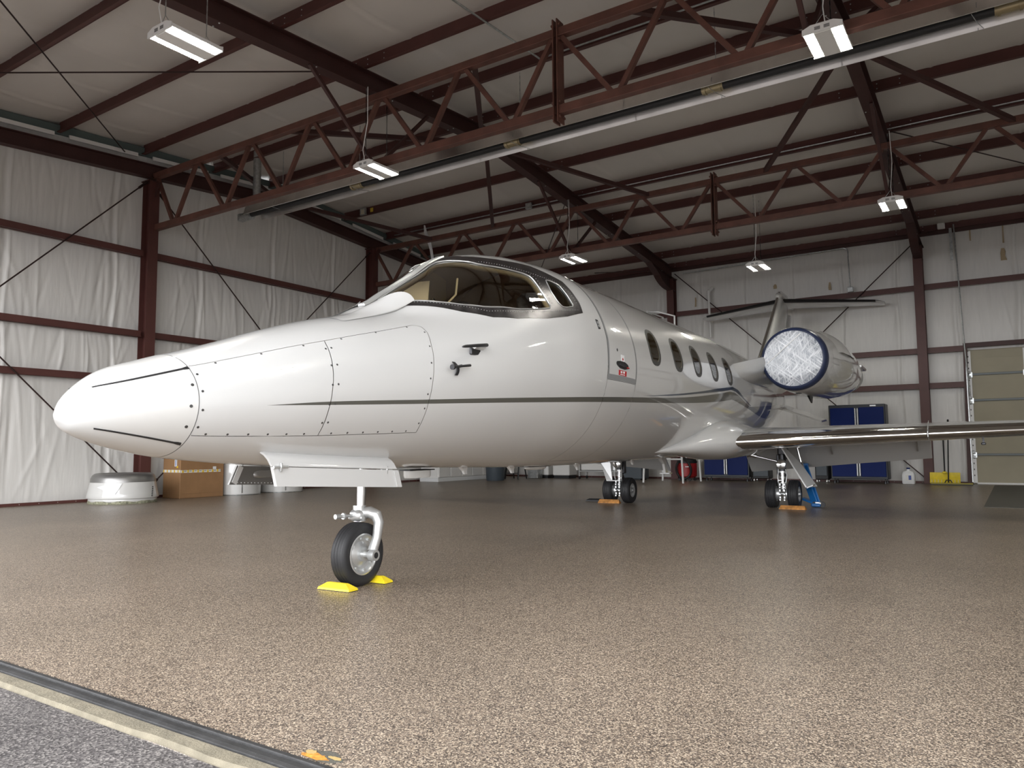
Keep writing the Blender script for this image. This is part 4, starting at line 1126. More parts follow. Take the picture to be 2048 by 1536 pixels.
# ------------------------------------------------------------------ wings
def le_s(w): return 5.76 + (w - 1.05) * .231
def le_z(w): return .945 + (w - 1.05) * .037
def chord(w): return 2.85 - (w - 1.05) * .30
def foil(x, up):
    t = .105
    y = 5 * t * (.2969 * math.sqrt(x) - .126 * x - .3516 * x ** 2 + .2843 * x ** 3 - .1015 * x ** 4)
    c = .018 * (1 - (2 * x - 1) ** 2)
    return (c + y) if up else (c * .6 - y * .85)
def sect(w, sd, x0, x1, nx=14, off=0.0):
    xs = [x0 + (x1 - x0) * (q ** 2 if x0 == 0 else q) for q in np.linspace(0, 1, nx)]
    c = chord(w); s0 = le_s(w); z0 = le_z(w)
    up = [(sd * w, s0 + x * c, z0 + foil(x, True) * c + off) for x in xs]
    lo = [(sd * w, s0 + x * c, z0 + foil(x, False) * c - off) for x in xs]
    return up, lo
for sd in (1, -1):
    ws = [.62, 1.0, 1.6, 2.4, 3.2, 4.2, 5.3, 6.4]
    xe = .76
    b = MB(); R = []
    for w in ws:
        up, lo = sect(w, sd, .045, .76 if w <= 3.21 else .985, 16); R.append(up + lo[::-1])
    k = 5
    b.loft(R[:k]); b.loft([[(x, y, z) for x, y, z in (lambda u, l: u + l[::-1])(*sect(3.2, sd, .045, .985, 16))]] + R[k:])
    wg = b.build('wing', PAINT, JET, smooth=35)
    wg['label'] = 'white left wing with a polished leading edge' if sd > 0 else 'white right wing on the far side'
    b = MB(); R = []
    for w in [1.02, 1.6, 2.4, 3.18]:
        up, lo = sect(w, sd, 0, .075, 10, .0025); L_ = lo[::-1] + up[1:]
        if w < 1.1: L_ = [(x_ + sd * .10 * i_ / (len(L_) - 1), y_ + .023 * i_ / (len(L_) - 1), z_) for i_, (x_, y_, z_) in enumerate(L_)]
        R.append(L_)
    b.loft(R, cap=False, closed=False); b.build('leading_edge', CHROME, wg, smooth=60)
    b = MB(); R = []
    for w in [3.195, 4.2, 5.3, 6.4]:
        up, lo = sect(w, sd, 0, .075, 10, .0025); R.append(lo[::-1] + up[1:])
    b.loft(R, cap=False, closed=False); b.build('leading_edge', CHROME, wg, smooth=60)
    # stall fence and leading-edge joint
    b = MB(); w = 3.187; c = chord(w); pts = [(le_s(w) - .03, le_z(w) - .035), (le_s(w) - .035, le_z(w) + .03), (le_s(w) + .10, le_z(w) + .11), (le_s(w) + .5, le_z(w) + .17), (le_s(w) + .55, le_z(w) + .10), (le_s(w) + .12, le_z(w) - .07)]
    b.prism(pts, .006, 'yz', sd * w - .003); b.build('wing_fence', SILVER, wg)
    # lowered flap
    b = MB(); R = []
    for w, cf in ((.66, .70), (1.4, .64), (2.2, .57), (3.17, .50)):
        hs, hz = le_s(w) + .755 * chord(w), le_z(w) + .010
        an = math.radians(38); F = []
        for q, h in ((0, .045), (.04, .075), (.2, .072), (.6, .038), (1, .004)): F.append((q, h))
        lo = [(q, -.012 * math.sin(math.pi * q)) for q in (.9, .5, .15, .0)]
        R.append([(sd * w, hs + cf * (q * math.cos(an) + h * math.sin(an)), hz - cf * q * math.sin(an) + h * math.cos(an) * .8 - .02) for q, h in F + lo])
    b.loft(R); b.build('flap', PAINT, wg, smooth=40)
    for w in (1.9, 3.0):
        hs, hz = le_s(w) + .70 * chord(w), le_z(w) - .02
        MB().bar((sd * w, hs, hz - .01), (sd * w, hs + .34, hz - .17), .02, .05).build('flap_track', SILVER, wg)
    # static wick / fuel vent under the outer wing
    b = MB(); w = 3.75; b.box((sd * w, le_s(w) + .5, le_z(w) - .14), (.05, .10, .03), bev=.008); b.box((sd * w, le_s(w) + .5, le_z(w) - .09), (.02, .05, .09)); b.build('wing_drain', DARKMET, wg)
    # winglet
    b = MB(); b.loft([[(sd * 6.4, le_s(6.4) + q, le_z(6.4) + h) for q, h in ((0, 0), (.3, .05), (1.2, .01), (.3, -.04))], [(sd * 6.55, le_s(6.4) + .45 + q * .8, le_z(6.4) + .25 + h) for q, h in ((0, 0), (.3, .02), (1.0, .0), (.3, -.02))], [(sd * 6.72, le_s(6.4) + 1.0 + q * .45, le_z(6.4) + 1.1 + h) for q, h in ((0, 0), (.3, .015), (1.0, .0), (.3, -.015))]]); b.build('winglet', PAINT, wg, smooth=40)
    # wing root fairing
    b = MB(); R = []
    for s, cx, cz, rw, rh in ((4.62, .40, .83, .01, .008), (4.85, .46, .86, .085, .045), (5.15, .54, .90, .20, .105), (5.45, .60, .935, .32, .165), (5.70, .635, .955, .43, .215), (5.9, .65, .97, .49, .245), (6.3, .66, .985, .50, .27), (7.0, .66, .98, .49, .25), (8.0, .64, .97, .44, .22), (8.8, .58, .98, .28, .16), (9.5, .5, .99, .06, .05)):
        R.append([(sd * (cx + rw * math.copysign(abs(math.cos(q)) ** .9, math.cos(q))), s, cz + rh * math.copysign(abs(math.sin(q)) ** .9, math.sin(q))) for q in np.linspace(0, 2 * math.pi, 33)[:-1]])
    b.loft(R); b.build('wing_root_fairing', PAINT, JET, smooth=60)

# ------------------------------------------------------------------ engines
_build = MB.build
for sd in (1, -1):
    EX, EZ, E0 = sd * 1.5, 2.15, 7.56
    def toed(self, *a, **k):      # the nacelle axis toes out slightly towards the tail
        self.v = [(x + sd * .075 * max(0.0, y - E0), y, z) for x, y, z in self.v]
        return _build(self, *a, **k)
    MB.build = toed
    b = MB(); b.lathe([(.375, E0 + .30), (.385, E0 + .10), (.400, E0 + .03), (.418, E0), (.436, E0 + .02), (.455, E0 + .09), (.472, E0 + .24), (.476, E0 + .32)], (EX, 0, EZ), 'y', 56); ln = b.build('engine_nacelle', PAINT, JET, smooth=60)
    ln['label'] = 'white left engine nacelle with a covered intake' if sd > 0 else 'white right engine nacelle behind the fuselage'
    b = MB(); b.lathe([(.476, E0 + .324), (.492, E0 + .6), (.500, E0 + 1.1), (.498, E0 + 1.6), (.486, E0 + 2.0), (.482, E0 + 2.05)], (EX, 0, EZ), 'y', 56); b.build('cowling', PAINT, ln, smooth=60)
    b = MB(); b.lathe([(.474, E0 + 2.054), (.45, E0 + 2.4), (.405, E0 + 2.85), (.375, E0 + 3.05), (.355, E0 + 3.06), (.35, E0 + 2.9)], (EX, 0, EZ), 'y', 56); b.build('thrust_reverser', PAINT, ln, smooth=60)
    b = MB(); b.lathe([(.335, E0 + 2.9), (.325, E0 + 3.25), (.285, E0 + 3.72), (.270, E0 + 3.74), (.25, E0 + 3.6), (.2, E0 + 3.2)], (EX, 0, EZ), 'y', 48); b.build('exhaust_nozzle', SILVER, ln, smooth=60)
    for q in (.35, 1.1): 
        b = MB(); b.bar((EX + sd * .33 * math.cos(q), E0 + 3.0, EZ + .36 * math.sin(q)), (EX + sd * .30 * math.cos(q), E0 + 3.6, EZ + .31 * math.sin(q)), .16, .05, bev=.01); b.build('bucket_door', PAINT, ln)
    # accessory bulge and belly drain
    b = MB(); b.loft([[(EX + sd * .40 * math.cos(.7 + .9 * (f - .5)) * k, E0 + y, EZ + .40 * math.sin(.7 + .9 * (f - .5)) * k) for f in np.linspace(0, 1, 9)] + [(EX + sd * .3, E0 + y, EZ + .26)] for y, k in ((.55, 1.15), (.8, 1.32), (1.3, 1.34), (1.75, 1.28), (2.0, 1.14))]); b.build('accessory_bulge', PAINT, ln, smooth=50)
    b = MB(); b.loft([[(EX + .02 * c, E0 + .9 + .12 * d, EZ - .48) for c, d in ((-1, -1), (1, -1), (1, 1), (-1, 1))], [(EX + .004 * c, E0 + 1.0 + .03 * d, EZ - .60) for c, d in ((-1, -1), (1, -1), (1, 1), (-1, 1))]]); b.build('drain_mast', DARKMET, ln)
    onb = MB(); onb.box((EX - sd * .04, E0 + .42, EZ - .480), (.07, .10, .01)); onb.build('intake_scoop', BLACK, ln)
    # padded cover over the intake: navy band and streaky white film
    b = MB(); b.lathe([(.452, E0 + .085), (.462, E0 + .10), (.458, E0 + .05), (.440, E0 - .014), (.425, E0 - .030), (.402, E0 - .034), (.398, E0 - .01)], (EX, 0, EZ), 'y', 64); cv = b.build('intake_cover', NAVY, ln, smooth=60)
    b = MB(); b.lathe([(.404, E0 - .030), (.39, E0 - .026), (.2, E0 - .018), (.001, E0 - .016)], (EX, 0, EZ), 'y', 64)
    fo = b.build('cover_film', FILM, cv, smooth=60); fo['label'] = 'streaky clear plastic film stretched over the intake'
    # folded edge of the film across the disc
    MB().bar((EX - .36, E0 - .030, EZ - .06), (EX + .12, E0 - .026, EZ + .36), .006, .014).build('film_fold', PAPER, cv)
    # pylon
    MB.build = _build
    R = []
    for x, s0, s1, z, th in ((.70, 6.40, 10.9, 1.87, .17), (.90, 6.75, 10.8, 1.96, .165), (1.18, 7.75, 10.5, 2.16, .15)):
        f = []
        for q in np.linspace(0, 1, 12): f.append((sd * x, s0 + (s1 - s0) * q ** 1.6, z + th * (math.sqrt(q) * 2.2 * (1 - q) ** .9 if q < 1 else 0)))
        g = [(a, y, 2 * z - zz) for a, y, zz in f[1:-1]][::-1]
        R.append(f + g)
    b = MB(); b.loft(R); b.build('engine_pylon', PAINT, JET, smooth=50)

# ------------------------------------------------------------------ tail
def plate(ringf, n): return [ringf(q) for q in np.linspace(0, 1, n)]
b = MB(); R = []
def fin_ring(z, x0=0.05, x1=1.0, t=.10):
    s0 = 11.9 + (z - 2.35) * 1.31; s1 = 14.95 + (z - 2.1) * .60
    c = s1 - s0; P = []
    for q in np.linspace(0, 1, 9): P.append((t * c * .5 * (2.6 * math.sqrt(q) * (1 - q) ** .8 if q < 1 else 0), s0 + c * (x0 + (x1 - x0) * q), z))
    return P + [(-a, y, zz) for a, y, zz in P[1:-1]][::-1]
b.loft([fin_ring(z, .0, .76) for z in (2.0, 2.6, 3.4, 4.05, 4.36)]); fin = b.build('vertical_fin', PAINT, JET, smooth=50)
b = MB(); b.loft([[(x * .45, y, z) for x, y, z in fin_ring(z, .775, 1.0)] for z in (2.35, 3.0, 3.6, 4.15)]); b.build('rudder', PAINT, fin, smooth=50)
b = MB(); b.tube([(0, 11.9 + (z - 2.35) * 1.31 - .012, z) for z in (2.45, 3.0, 3.6, 4.36, 4.54)], [.035, .032, .030, .030, .026], 12); b.build('leading_edge', CHROME, fin, smooth=60)
b = MB(); R = []
for y, zc_, hw, hz in ((14.50, 4.36, .012, .02), (14.56, 4.40, .05, .07), (14.68, 4.425, .085, .11), (14.95, 4.43, .10, .125), (15.5, 4.43, .10, .12), (16.1, 4.42, .06, .08), (16.6, 4.41, .01, .02)):
    R.append([(hw * math.cos(q), y, zc_ + hz * math.sin(q)) for q in np.linspace(0, 2 * math.pi, 21)[:-1]])
b.loft(R); b.build('tail_bullet', PAINT, JET, smooth=60)
b = MB(); b.prism([(14.62, 4.44), (14.80, 4.585), (15.65, 4.60), (15.9, 4.45)], .07, 'yz', -.035); b.build('tail_cap', PAINT, JET)
b = MB(); b.loft([fin_ring(2.42, .0, 1), [(x * .5, y - 1.5 * (1 - (y - 11.9) / 4), z) for x, y, z in fin_ring(2.30, .0, 1)]]); 
b = MB(); b.loft([[(.035 * math.cos(q) * k, 10.6 + .09 * math.sin(q) * k + d, z) for q in np.linspace(0, 2 * math.pi, 17)[:-1]] for z, k, d in ((2.40, 1, 0), (2.55, .9, .02), (2.60, .6, .04), (2.615, .2, .05))]); b.build('crown_antenna', BLACK, JET, smooth=50)
for sd in (1, -1):
    R = []; RB = []
    for w in (0.03, .7, 1.4, 2.0, 2.17):
        k = w / 2.17; s0 = 14.75 + .95 * k; c = 1.35 - .62 * k; z = 4.36 - .08 * k
        if w > 2.1: s0 += .16; c -= .2
        f = [(q, .05 * (2.6 * math.sqrt(q) * (1 - q) ** .8 if q < 1 else 0)) for q in np.linspace(0, 1, 9)]
        R.append([(sd * w, s0 + c * q, z + c * h) for q, h in f] + [(sd * w, s0 + c * q, z - c * h) for q, h in f[1:-1]][::-1])
        fb = [(q, .055 * 2.6 * math.sqrt(q) * (1 - q) ** .8) for q in (0, .015, .04, .075)]
        if w <= 2.0: RB.append([(sd * w, s0 - .006 + c * q, z - c * h - .001) for q, h in fb[::-1]] + [(sd * w, s0 - .006 + c * q, z + c * h + .001) for q, h in fb[1:]])
    b = MB(); b.loft(R); hs = b.build('horizontal_stabilizer', PAINT, JET, smooth=50)
    b = MB(); b.loft(RB, cap=False, closed=False); b.build('deice_boot', BOOT, hs, smooth=60)
    b = MB(); b.loft([[(sd * .30, 12.0, 1.72), (sd * .36, 12.0, 1.65), (sd * .22, 14.3, 1.76), (sd * .17, 14.3, 1.82)], [(sd * 1.06, 13.1, 1.42), (sd * 1.07, 13.1, 1.38), (sd * 1.02, 14.2, 1.44), (sd * 1.01, 14.2, 1.475)]]); b.build('ventral_fin', PAINT, JET)

# ------------------------------------------------------------------ landing gear
def wheel(b_t, b_h, c, R, wd, rim):
    """tyre and hub lathed about x"""
    h = wd / 2; x, y, z = c
    pr = [(rim - .004, -h * .80), (rim + .012, -h * .86), (R * .80, -h * 1.0), (R * .90, -h * .97), (R * .965, -h * .80)]
    for g in (-.55, -.18, .18, .55):
        pr += [(R * (.992 if abs(g) > .4 else 1.0), h * g - .010), (R * .965, h * g - .004), (R * .965, h * g + .004), (R * (.992 if abs(g) > .4 else 1.0), h * g + .010)]
    pr += [(R * .965, h * .80), (R * .90, h * .97), (R * .80, h), (rim + .012, h * .86), (rim - .004, h * .80)]
    b_t.lathe(pr, c, 'x', 44, close=True)
    for s in (-1, 1):
        b_h.lathe([(rim + .003, s * h * .86), (rim - .006, s * h * .90), (rim - .016, s * h * .80), (rim * .80, s * h * .42), (rim * .62, s * h * .36), (rim * .50, s * h * .50), (rim * .36, s * h * .62), (rim * .34, s * h * .95), (.0005, s * h * .97)], c, 'x', 40)
        for k in range(8):
            q = 2 * math.pi * k / 8 + .2
            p = Vector((x + s * h * .42, y + rim * .80 * math.cos(q), z + rim * .80 * math.sin(q)))
            b_h.cyl(p, p + Vector((s * .018, 0, 0)), .009, 6)
ng = MB(); ng.cyl((0, .075, .50), (0, .085, .92), .031, 20); NG = ng.build('nose_gear_strut', STRUT, JET, smooth=40)
b = MB(); b.tube([(.0, .06, .415), (0, .06, .52)], .043, 18); b.box((-.0, .055, .455), (.10, .11, .075), bev=.02)
b.tube([(.02, .07, .47), (.07, .085, .475), (.112, .10, .455), (.128, .105, .41), (.126, .09, .31), (.118, .055, .225)], [.036, .040, .040, .034, .030, .034], 16)
b.build('wheel_fork', SILVER, NG, smooth=50)
b = MB(); b.cyl((-.07, .03, .205), (.165, .03, .205), .020, 14); b.cyl((.125, .03, .205), (.172, .03, .205), .036, 18); b.build('axle', SILVER, NG, smooth=40)
MB().cyl((.1725, .03, .205), (.1735, .03, .205), .020, 16).build('axle_bore', BLACK, NG)
b = MB(); b.cyl((-.01, .02, .455), (-.03, -.13, .458), .011, 10); b.cyl((-.02, -.06, .457), (-.022, -.075, .457), .022, 10); b.cyl((-.028, -.10, .458), (-.032, -.135, .458), .017, 10); b.cyl((-.06, .03, .44), (.06, .03, .44), .016, 10); b.build('tow_fitting', SILVER, NG, smooth=40)
bt, bh = MB(), MB(); wheel(bt, bh, (.015, .03, .206), .206, .125, .132)
bt.build('tyre', RUBBER, NG, smooth=35); bh.build('wheel_hub', SILVER, NG, smooth=35)
# nose gear doors
def door_skin(sd, s0, s1, cant=0.0):
    up = [(.245, .885), (.272, .868), (.292, .845), (.303, .818), (.305, .808)]
    dn = [(.303, .802), (.302, .75), (.298, .700)]
    return up, dn
for sd in (1,):
    b = MB(); R = []
    for s, k in ((-1.0, .0), (-.985, 1), (-.5, 1), (-.02, 1), (.02, 1)):
        dz = -.043 * (s + 1)
        R.append([(sd * (w + .02 * (s + 1)), s + .03 * (i / 4), z + dz) for i, (w, z) in enumerate(((.245, .885), (.272, .868), (.292, .845), (.303, .818), (.305, .808)))])
    R2 = [[(x - .014, y, z - .004) for x, y, z in r] for r in R]
    b.loft([r + q[::-1] for r, q in zip(R, R2)]); b.build('gear_door_fairing', PAINT, JET, smooth=40)
    b = MB()
    def dp(s, z): return (.302 + .02 * (s + 1), s, z)
    o4 = [(-.965, .803), (.062, .756), (.098, .645), (-.936, .698)]
    b.add([dp(s, z) for s, z in o4] + [(x - .022, y, z) for x, y, z in (dp(s, z) for s, z in o4)], [(0, 1, 2, 3), (7, 6, 5, 4), (0, 4, 5, 1), (1, 5, 6, 2), (2, 6, 7, 3), (3, 7, 4, 0)])
    gd = b.build('nose_gear_door', PAINT, JET)
    b = MB(); x0 = .3245; o4 = [(.015, .753), (.060, .751), (.096, .648), (.050, .650)]; b.add([(x0, s, z) for s, z in o4] + [(x0 + .006, s, z) for s, z in o4], [(0, 1, 2, 3), (7, 6, 5, 4), (0, 4, 5, 1), (1, 5, 6, 2), (2, 6, 7, 3), (3, 7, 4, 0)]); b.build('door_edge_strip', PAINT, gd)
    for s in (-.92, -.04):
        b = MB(); z = .803 - .046 * (s + .965); b.cyl((.312, s - .05, z), (.312, s + .05, z), .008, 8); b.box((.316, s, z), (.012, .012, .05), bev=.003); b.build('door_hinge', SILVER, gd, smooth=40)
b = MB(); o4 = [(-.70, .80), (.06, .765), (.098, .650), (-.755, .688)]
b.add([(-.30, s, z) for s, z in o4] + [(-.315, s, z) for s, z in o4], [(0, 1, 2, 3), (7, 6, 5, 4), (0, 4, 5, 1), (1, 5, 6, 2), (2, 6, 7, 3), (3, 7, 4, 0)])
gd = b.build('nose_gear_door', mat('bare_door_inside', (.22, .215, .21), .35, .6), JET); gd['label'] = 'bare metal inside of the far nose gear door'
b = MB(); b.bar((-.297, -.672, .795), (-.297, -.722, .694), .006, .035); b.build('door_edge_strip', PAINT, gd)
b = MB(); R = []
for k, h in ((1, 0), (.92, .010), (.80, .014)):
    R.append([(-.299 + h, -.44 + (.135 * math.copysign(abs(math.cos(q)) ** .45, math.cos(q))) * k, .742 + .026 * math.copysign(abs(math.sin(q)) ** .7, math.sin(q)) * k) for q in np.linspace(0, 2 * math.pi, 29)[:-1]])
b.loft(R); b.build('pressed_rib', mat('bare_door_inside2', (.30, .295, .29), .3, .7), gd, smooth=40)
b = MB()
for s in np.arange(-.72, -.2, .026): b.box((-.2975, s, .700 - .046 * (s + .75)), (.005, .006, .006), bev=.002)
b.build('rivets', SILVER, gd)['kind'] = 'stuff'

for sd in (1, -1):
    X, S = sd * 1.27, 7.70
    b = MB(); b.cyl((X, S, .24), (X, S, .56), .034, 16)
    MG = b.build('main_gear_strut', STRUT, JET, smooth=40); MG['label'] = 'left main landing gear under the wing' if sd > 0 else 'right main landing gear behind the fuselage'
    b = MB(); b.box((X, S + .06, .80), (.10, .16, .22), bev=.02); b.box((X - sd * .06, S + .05, .62), (.05, .08, .30), bev=.01); b.box((X, S + .03, .47), (.09, .09, .05), bev=.01)
    b.bar((X, S + .05, .48), (X, S + .16, .36), .05, .04); b.bar((X, S + .16, .36), (X, S + .04, .25), .05, .04); b.build('torque_link', DARKMET, MG)
    b = MB(); b.lathe([(.0005, -.035), (.062, -.03), (.074, -.012), (.074, .02), (.02, .05)], (X, S - .085, .63), 'y', 24); ll = b.build('landing_light', SILVER, MG, smooth=40)
    b = MB(); b.lathe([(.0005, -.044), (.040, -.040), (.062, -.031)], (X, S - .085, .63), 'y', 24); b.build('lens', mat('lamp_lens', (.9, .9, .9), .05, 1.0) if 'lamp_lens' not in bpy.data.materials else bpy.data.materials['lamp_lens'], ll, smooth=60)
    b = MB(); b.cyl((X, S, .52), (X, S, .92), .050, 18); b.box((X + sd * .01, S + .02, .84), (.13, .15, .16), bev=.02); b.build('upper_leg', DARKMET, MG, smooth=40)
    # collars, fittings
    b = MB()
    for z, r in ((.555, .048), (.52, .056), (.44, .042), (.36, .050), (.30, .044)): b.cyl((X, S, z - .012), (X, S, z + .012), r, 16)
    b.box((X - sd * .03, S - .05, .40), (.05, .02, .012)); b.tube([(X + sd * .045, S - .03, .56), (X + sd * .07, S - .05, .48), (X + sd * .05, S - .05, .36), (X + sd * .04, S - .05, .28)], .007, 6); b.tube([(X - sd * .045, S - .03, .60), (X - sd * .06, S - .05, .45), (X - sd * .05, S - .05, .28)], .006, 6)
    b.build('collar', SILVER, MG, smooth=40)
    b = MB(); b.cyl((X - .24, S, .203), (X + .24, S, .203), .024, 14); b.build('axle', SILVER, MG, smooth=40)
    # brake packs between the wheels
    b = MB()
    for s in (-1, 1):
        b.lathe([(.03, s * .045), (.085, s * .045), (.088, s * .06), (.088, s * .095), (.05, s * .098)], (X, S, .203), 'x', 24)
        for k, zz in enumerate((.34, .30, .255, .20, .155, .12)):
            if k % 2 == 0: b.box((X + s * .030, S - .088 + .02 * abs(k - 2) * .3, zz), (.030, .022, .042), bev=.006)
            else: b.cyl((X + s * .030, S - .075, zz), (X + s * .030, S - .100, zz), .011, 8)
    b.build('brake_pack', SILVER, MG, smooth=40)
    for s in (-1, 1):
        bt, bh = MB(), MB(); wheel(bt, bh, (X + s * .155, S, .203), .203, .150, .108)
        bt.build('tyre', RUBBER, MG, smooth=35); bh.build('wheel_hub', SILVER, MG, smooth=35)
    # side brace to the fuselage
    b = MB(); b.cyl((X - sd * .04, S - .02, .665), (sd * .70, S - .10, .80), .014, 10); b.cyl((sd * .92, S - .06, .747), (sd * .70, S - .10, .80), .030, 12); b.cyl((sd * .82, S - .08, .772), (sd * .80, S - .082, .777), .042, 12); b.build('side_brace', STRUT, MG, smooth=40)
    b = MB(); b.cyl((X + sd * .19, S + .12, .90), (X + sd * .24, S + .12, .66), .020, 10); b.cyl((X + sd * .24, S + .12, .68), (X + sd * .30, S + .10, .50), .012, 8); b.build('actuator', STRUT, MG, smooth=40)
    # slanted gear door
    if sd < 0:      # the far door hangs steeper, with a foot turned inboard
        b = MB(); b.loft([[(-1.515, 7.40, .88), (-1.40, 7.44, .88), (-1.40, 7.46, .88), (-1.515, 7.42, .88)], [(-1.47, 7.40, .66), (-1.32, 7.44, .66), (-1.32, 7.46, .66), (-1.47, 7.42, .66)], [(-1.37, 7.40, .36), (-1.29, 7.44, .36), (-1.29, 7.46, .36), (-1.37, 7.42, .36)]])
        b.box((-1.255, 7.42, .366), (.235, .05, .016), bev=.004); b.build('main_gear_door', PAINT, MG)
        continue
    b = MB(); P0, P1 = Vector((X + sd * .03, S - .12, .865)), Vector((X + sd * .33, S - .12, .335))
    dv = (P1 - P0).normalized(); nn = Vector((-dv.z, 0, dv.x)) * sd
    pr = [(0, .0, .10), (.30, .0, .26), (.62, .0, .30), (.635, 0, .30)]
    L = [(P0 + dv * a, wv) for a, _, wv in pr]
    ring = []
    for p, wv in L: ring.append([p, p + Vector((sd * wv * .36, wv * .75, 0)), p + Vector((sd * wv * .36, wv * .75, 0)) - nn * .018, p - nn * .018])
    b.loft(ring)
    e = P0 + dv * .635; b.loft([[e, e + Vector((0, .30, 0)), e + Vector((0, .30, -.02)), e + Vector((0, 0, -.02))], [e + Vector((sd * .085, -.02, .035)), e + Vector((sd * .085, .28, .035)), e + Vector((sd * .085, .28, .02)), e + Vector((sd * .085, -.02, .02))]])
    b.build('main_gear_door', PAINT, MG)

# ------------------------------------------------------------------ belly antennas and drains
b = MB(); R = []
for z, k in ((.742, 1.0), (.70, 1.0), (.685, .94)):
    R.append([(.035 * math.sin(q) * k, .69 + .145 * math.copysign(abs(math.cos(q)) ** .5, math.cos(q)) * k, z) for q in np.linspace(0, 2 * math.pi, 25)[:-1]])
b.loft(R); b.v = [(x * 1.3, y, z - .005 if z < .74 else z) for x, y, z in b.v]; an = b.build('belly_antenna', PAINTL, JET, smooth=40)
b = MB(); b.box((0, .69, .738), (.10, .30, .008)); b.build('antenna_gasket', BLACK, an)
b = MB(); R = []
for z, k in ((.722, 1.0), (.700, .95), (.688, .7)):
    R.append([(.05 * math.sin(q) * k, 2.52 + .21 * math.cos(q) * k, z) for q in np.linspace(0, 2 * math.pi, 25)[:-1]])
b.loft(R); an = b.build('belly_antenna', PAINTL, JET, smooth=40)
b = MB(); b.box((0, 2.52, .7195), (.11, .42, .008)); b.build('antenna_gasket', BLACK, an)
for s, h in ((1.29, .055), (2.05, .055), (3.42, .06), (5.0, .05)):
    zb = float(prof(s, 3)); b = MB()
    b.loft([[(.02 * c, s + .05 * d, zb + .008) for c, d in ((-1, -1), (1, -1), (1, 1), (-1, 1))], [(.012 * c, s + .02 + .022 * d, zb - h * .5) for c, d in ((-1, -1), (1, -1), (1, 1), (-1, 1))], [(.009 * c, s + .035 + .018 * d, zb - h) for c, d in ((-1, -1), (1, -1), (1, 1), (-1, 1))]]); b.build('drain_mast', PAINT, JET)
b = MB(); b.loft([[(.03 * c, 6.1 + .09 * d, .75) for c, d in ((-1, -1), (1, -1), (1, 1), (-1, 1))], [(.016 * c, 6.22 + .05 * d, .66) for c, d in ((-1, -1), (1, -1), (1, 1), (-1, 1))], [(.016 * c, 6.27 + .05 * d, .54) for c, d in ((-1, -1), (1, -1), (1, 1), (-1, 1))]]); b.box((0, 6.28, .532), (.14, .12, .016), bev=.004); b.build('blade_antenna', PAINT, JET)

# ------------------------------------------------------------------ loose things on the floor
# yellow chocks at the nose wheel
def chock(label, x, y, rz, L=.265, wd=.088, h=.046, m=YELLOW, name='wheel_chock', group=None, e=.055):
    t = thing(name, label, 'chock', (x, y, 0), rz, group)
    b = MB(); h0 = .004
    b.loft([[(-L / 2, -wd / 2, h0), (-L / 2, wd / 2, h0), (L / 2, wd / 2, h0), (L / 2, -wd / 2, h0)],
            [(-L / 2 + .004, -wd / 2 + .003, .016), (-L / 2 + .004, wd / 2 - .003, .016), (L / 2 - .004, wd / 2 - .003, .016), (L / 2 - .004, -wd / 2 + .003, .016)],
            [(-L / 2 + e, -.012, h), (-L / 2 + e, .012, h), (L / 2 - e, .012, h), (L / 2 - e, -.012, h)]])
    b.build('block', m, t)
    b = MB(); b.box((0, 0, .003), (L - .01, wd - .008, .006)); b.build('rubber_foot', BLACK, t)
    return t
a3 = math.radians(3.25)
def jw(w, s): return (-3.670 + math.cos(a3) * w - math.sin(a3) * s, 3.624 + math.sin(a3) * w + math.cos(a3) * s)
x, y = jw(.01, -.150); chock('yellow plastic wheel chock in front of the nose wheel', x, y, a3 + .02)
x, y = jw(.02, .185); chock('yellow plastic wheel chock behind the nose wheel, mostly hidden', x, y, a3)
x, y = jw(-1.37, 7.50); chock('worn wooden chock in front of the right main wheels behind the fuselage', x, y, a3 + .1, .36, .10, .062, WOOD, e=.02)
x, y = jw(1.44, 7.43); chock('worn orange wooden chock in front of the left main wheels', x, y, a3 - .03, .36, .10, .058, WOOD, e=.02)
x, y = jw(-1.78, 7.85); chock('small dark rubber chock beside the right main wheels', x, y, a3 + .15, .30, .08, .045, BLACK)

# blue axle jack behind the left main gear
x, y = jw(1.62, 8.02)
t = thing('axle_jack', 'blue hydraulic axle jack standing against the left main gear', 'jack', (x, y, 0), a3)
b = MB(); b.bar((-.16, .10, .60), (.03, -.02, .06), .035, .11, bev=.006); b.bar((-.10, .10, .60), (.07, -.02, .06), .02, .09, bev=.006); b.bar((-.16, .1, .62), (-.06, .1, .62), .10, .03); b.build('jack_frame', BLUEJ, t)
b = MB(); b.bar((-.16, .08, .12), (.08, .0, .04), .12, .03, bev=.005); b.box((.045, 0, .035), (.13, .14, .05), bev=.012); b.build('base_frame', BLUEJ, t)
b = MB(); b.bar((.03, -.02, .07), (.12, -.02, .055), .06, .045, bev=.01); b.build('jack_foot', SILVER, t)
for dx in (.03, .13):
    b = MB(); b.cyl((dx, -.045, .042), (dx, -.005, .042), .042, 18); b.build('caster', BLACK, t, smooth=40)
b = MB(); b.cyl((-.02, .1, .60), (-.13, .16, .66), .012, 8); b.build('handle', SILVER, t)

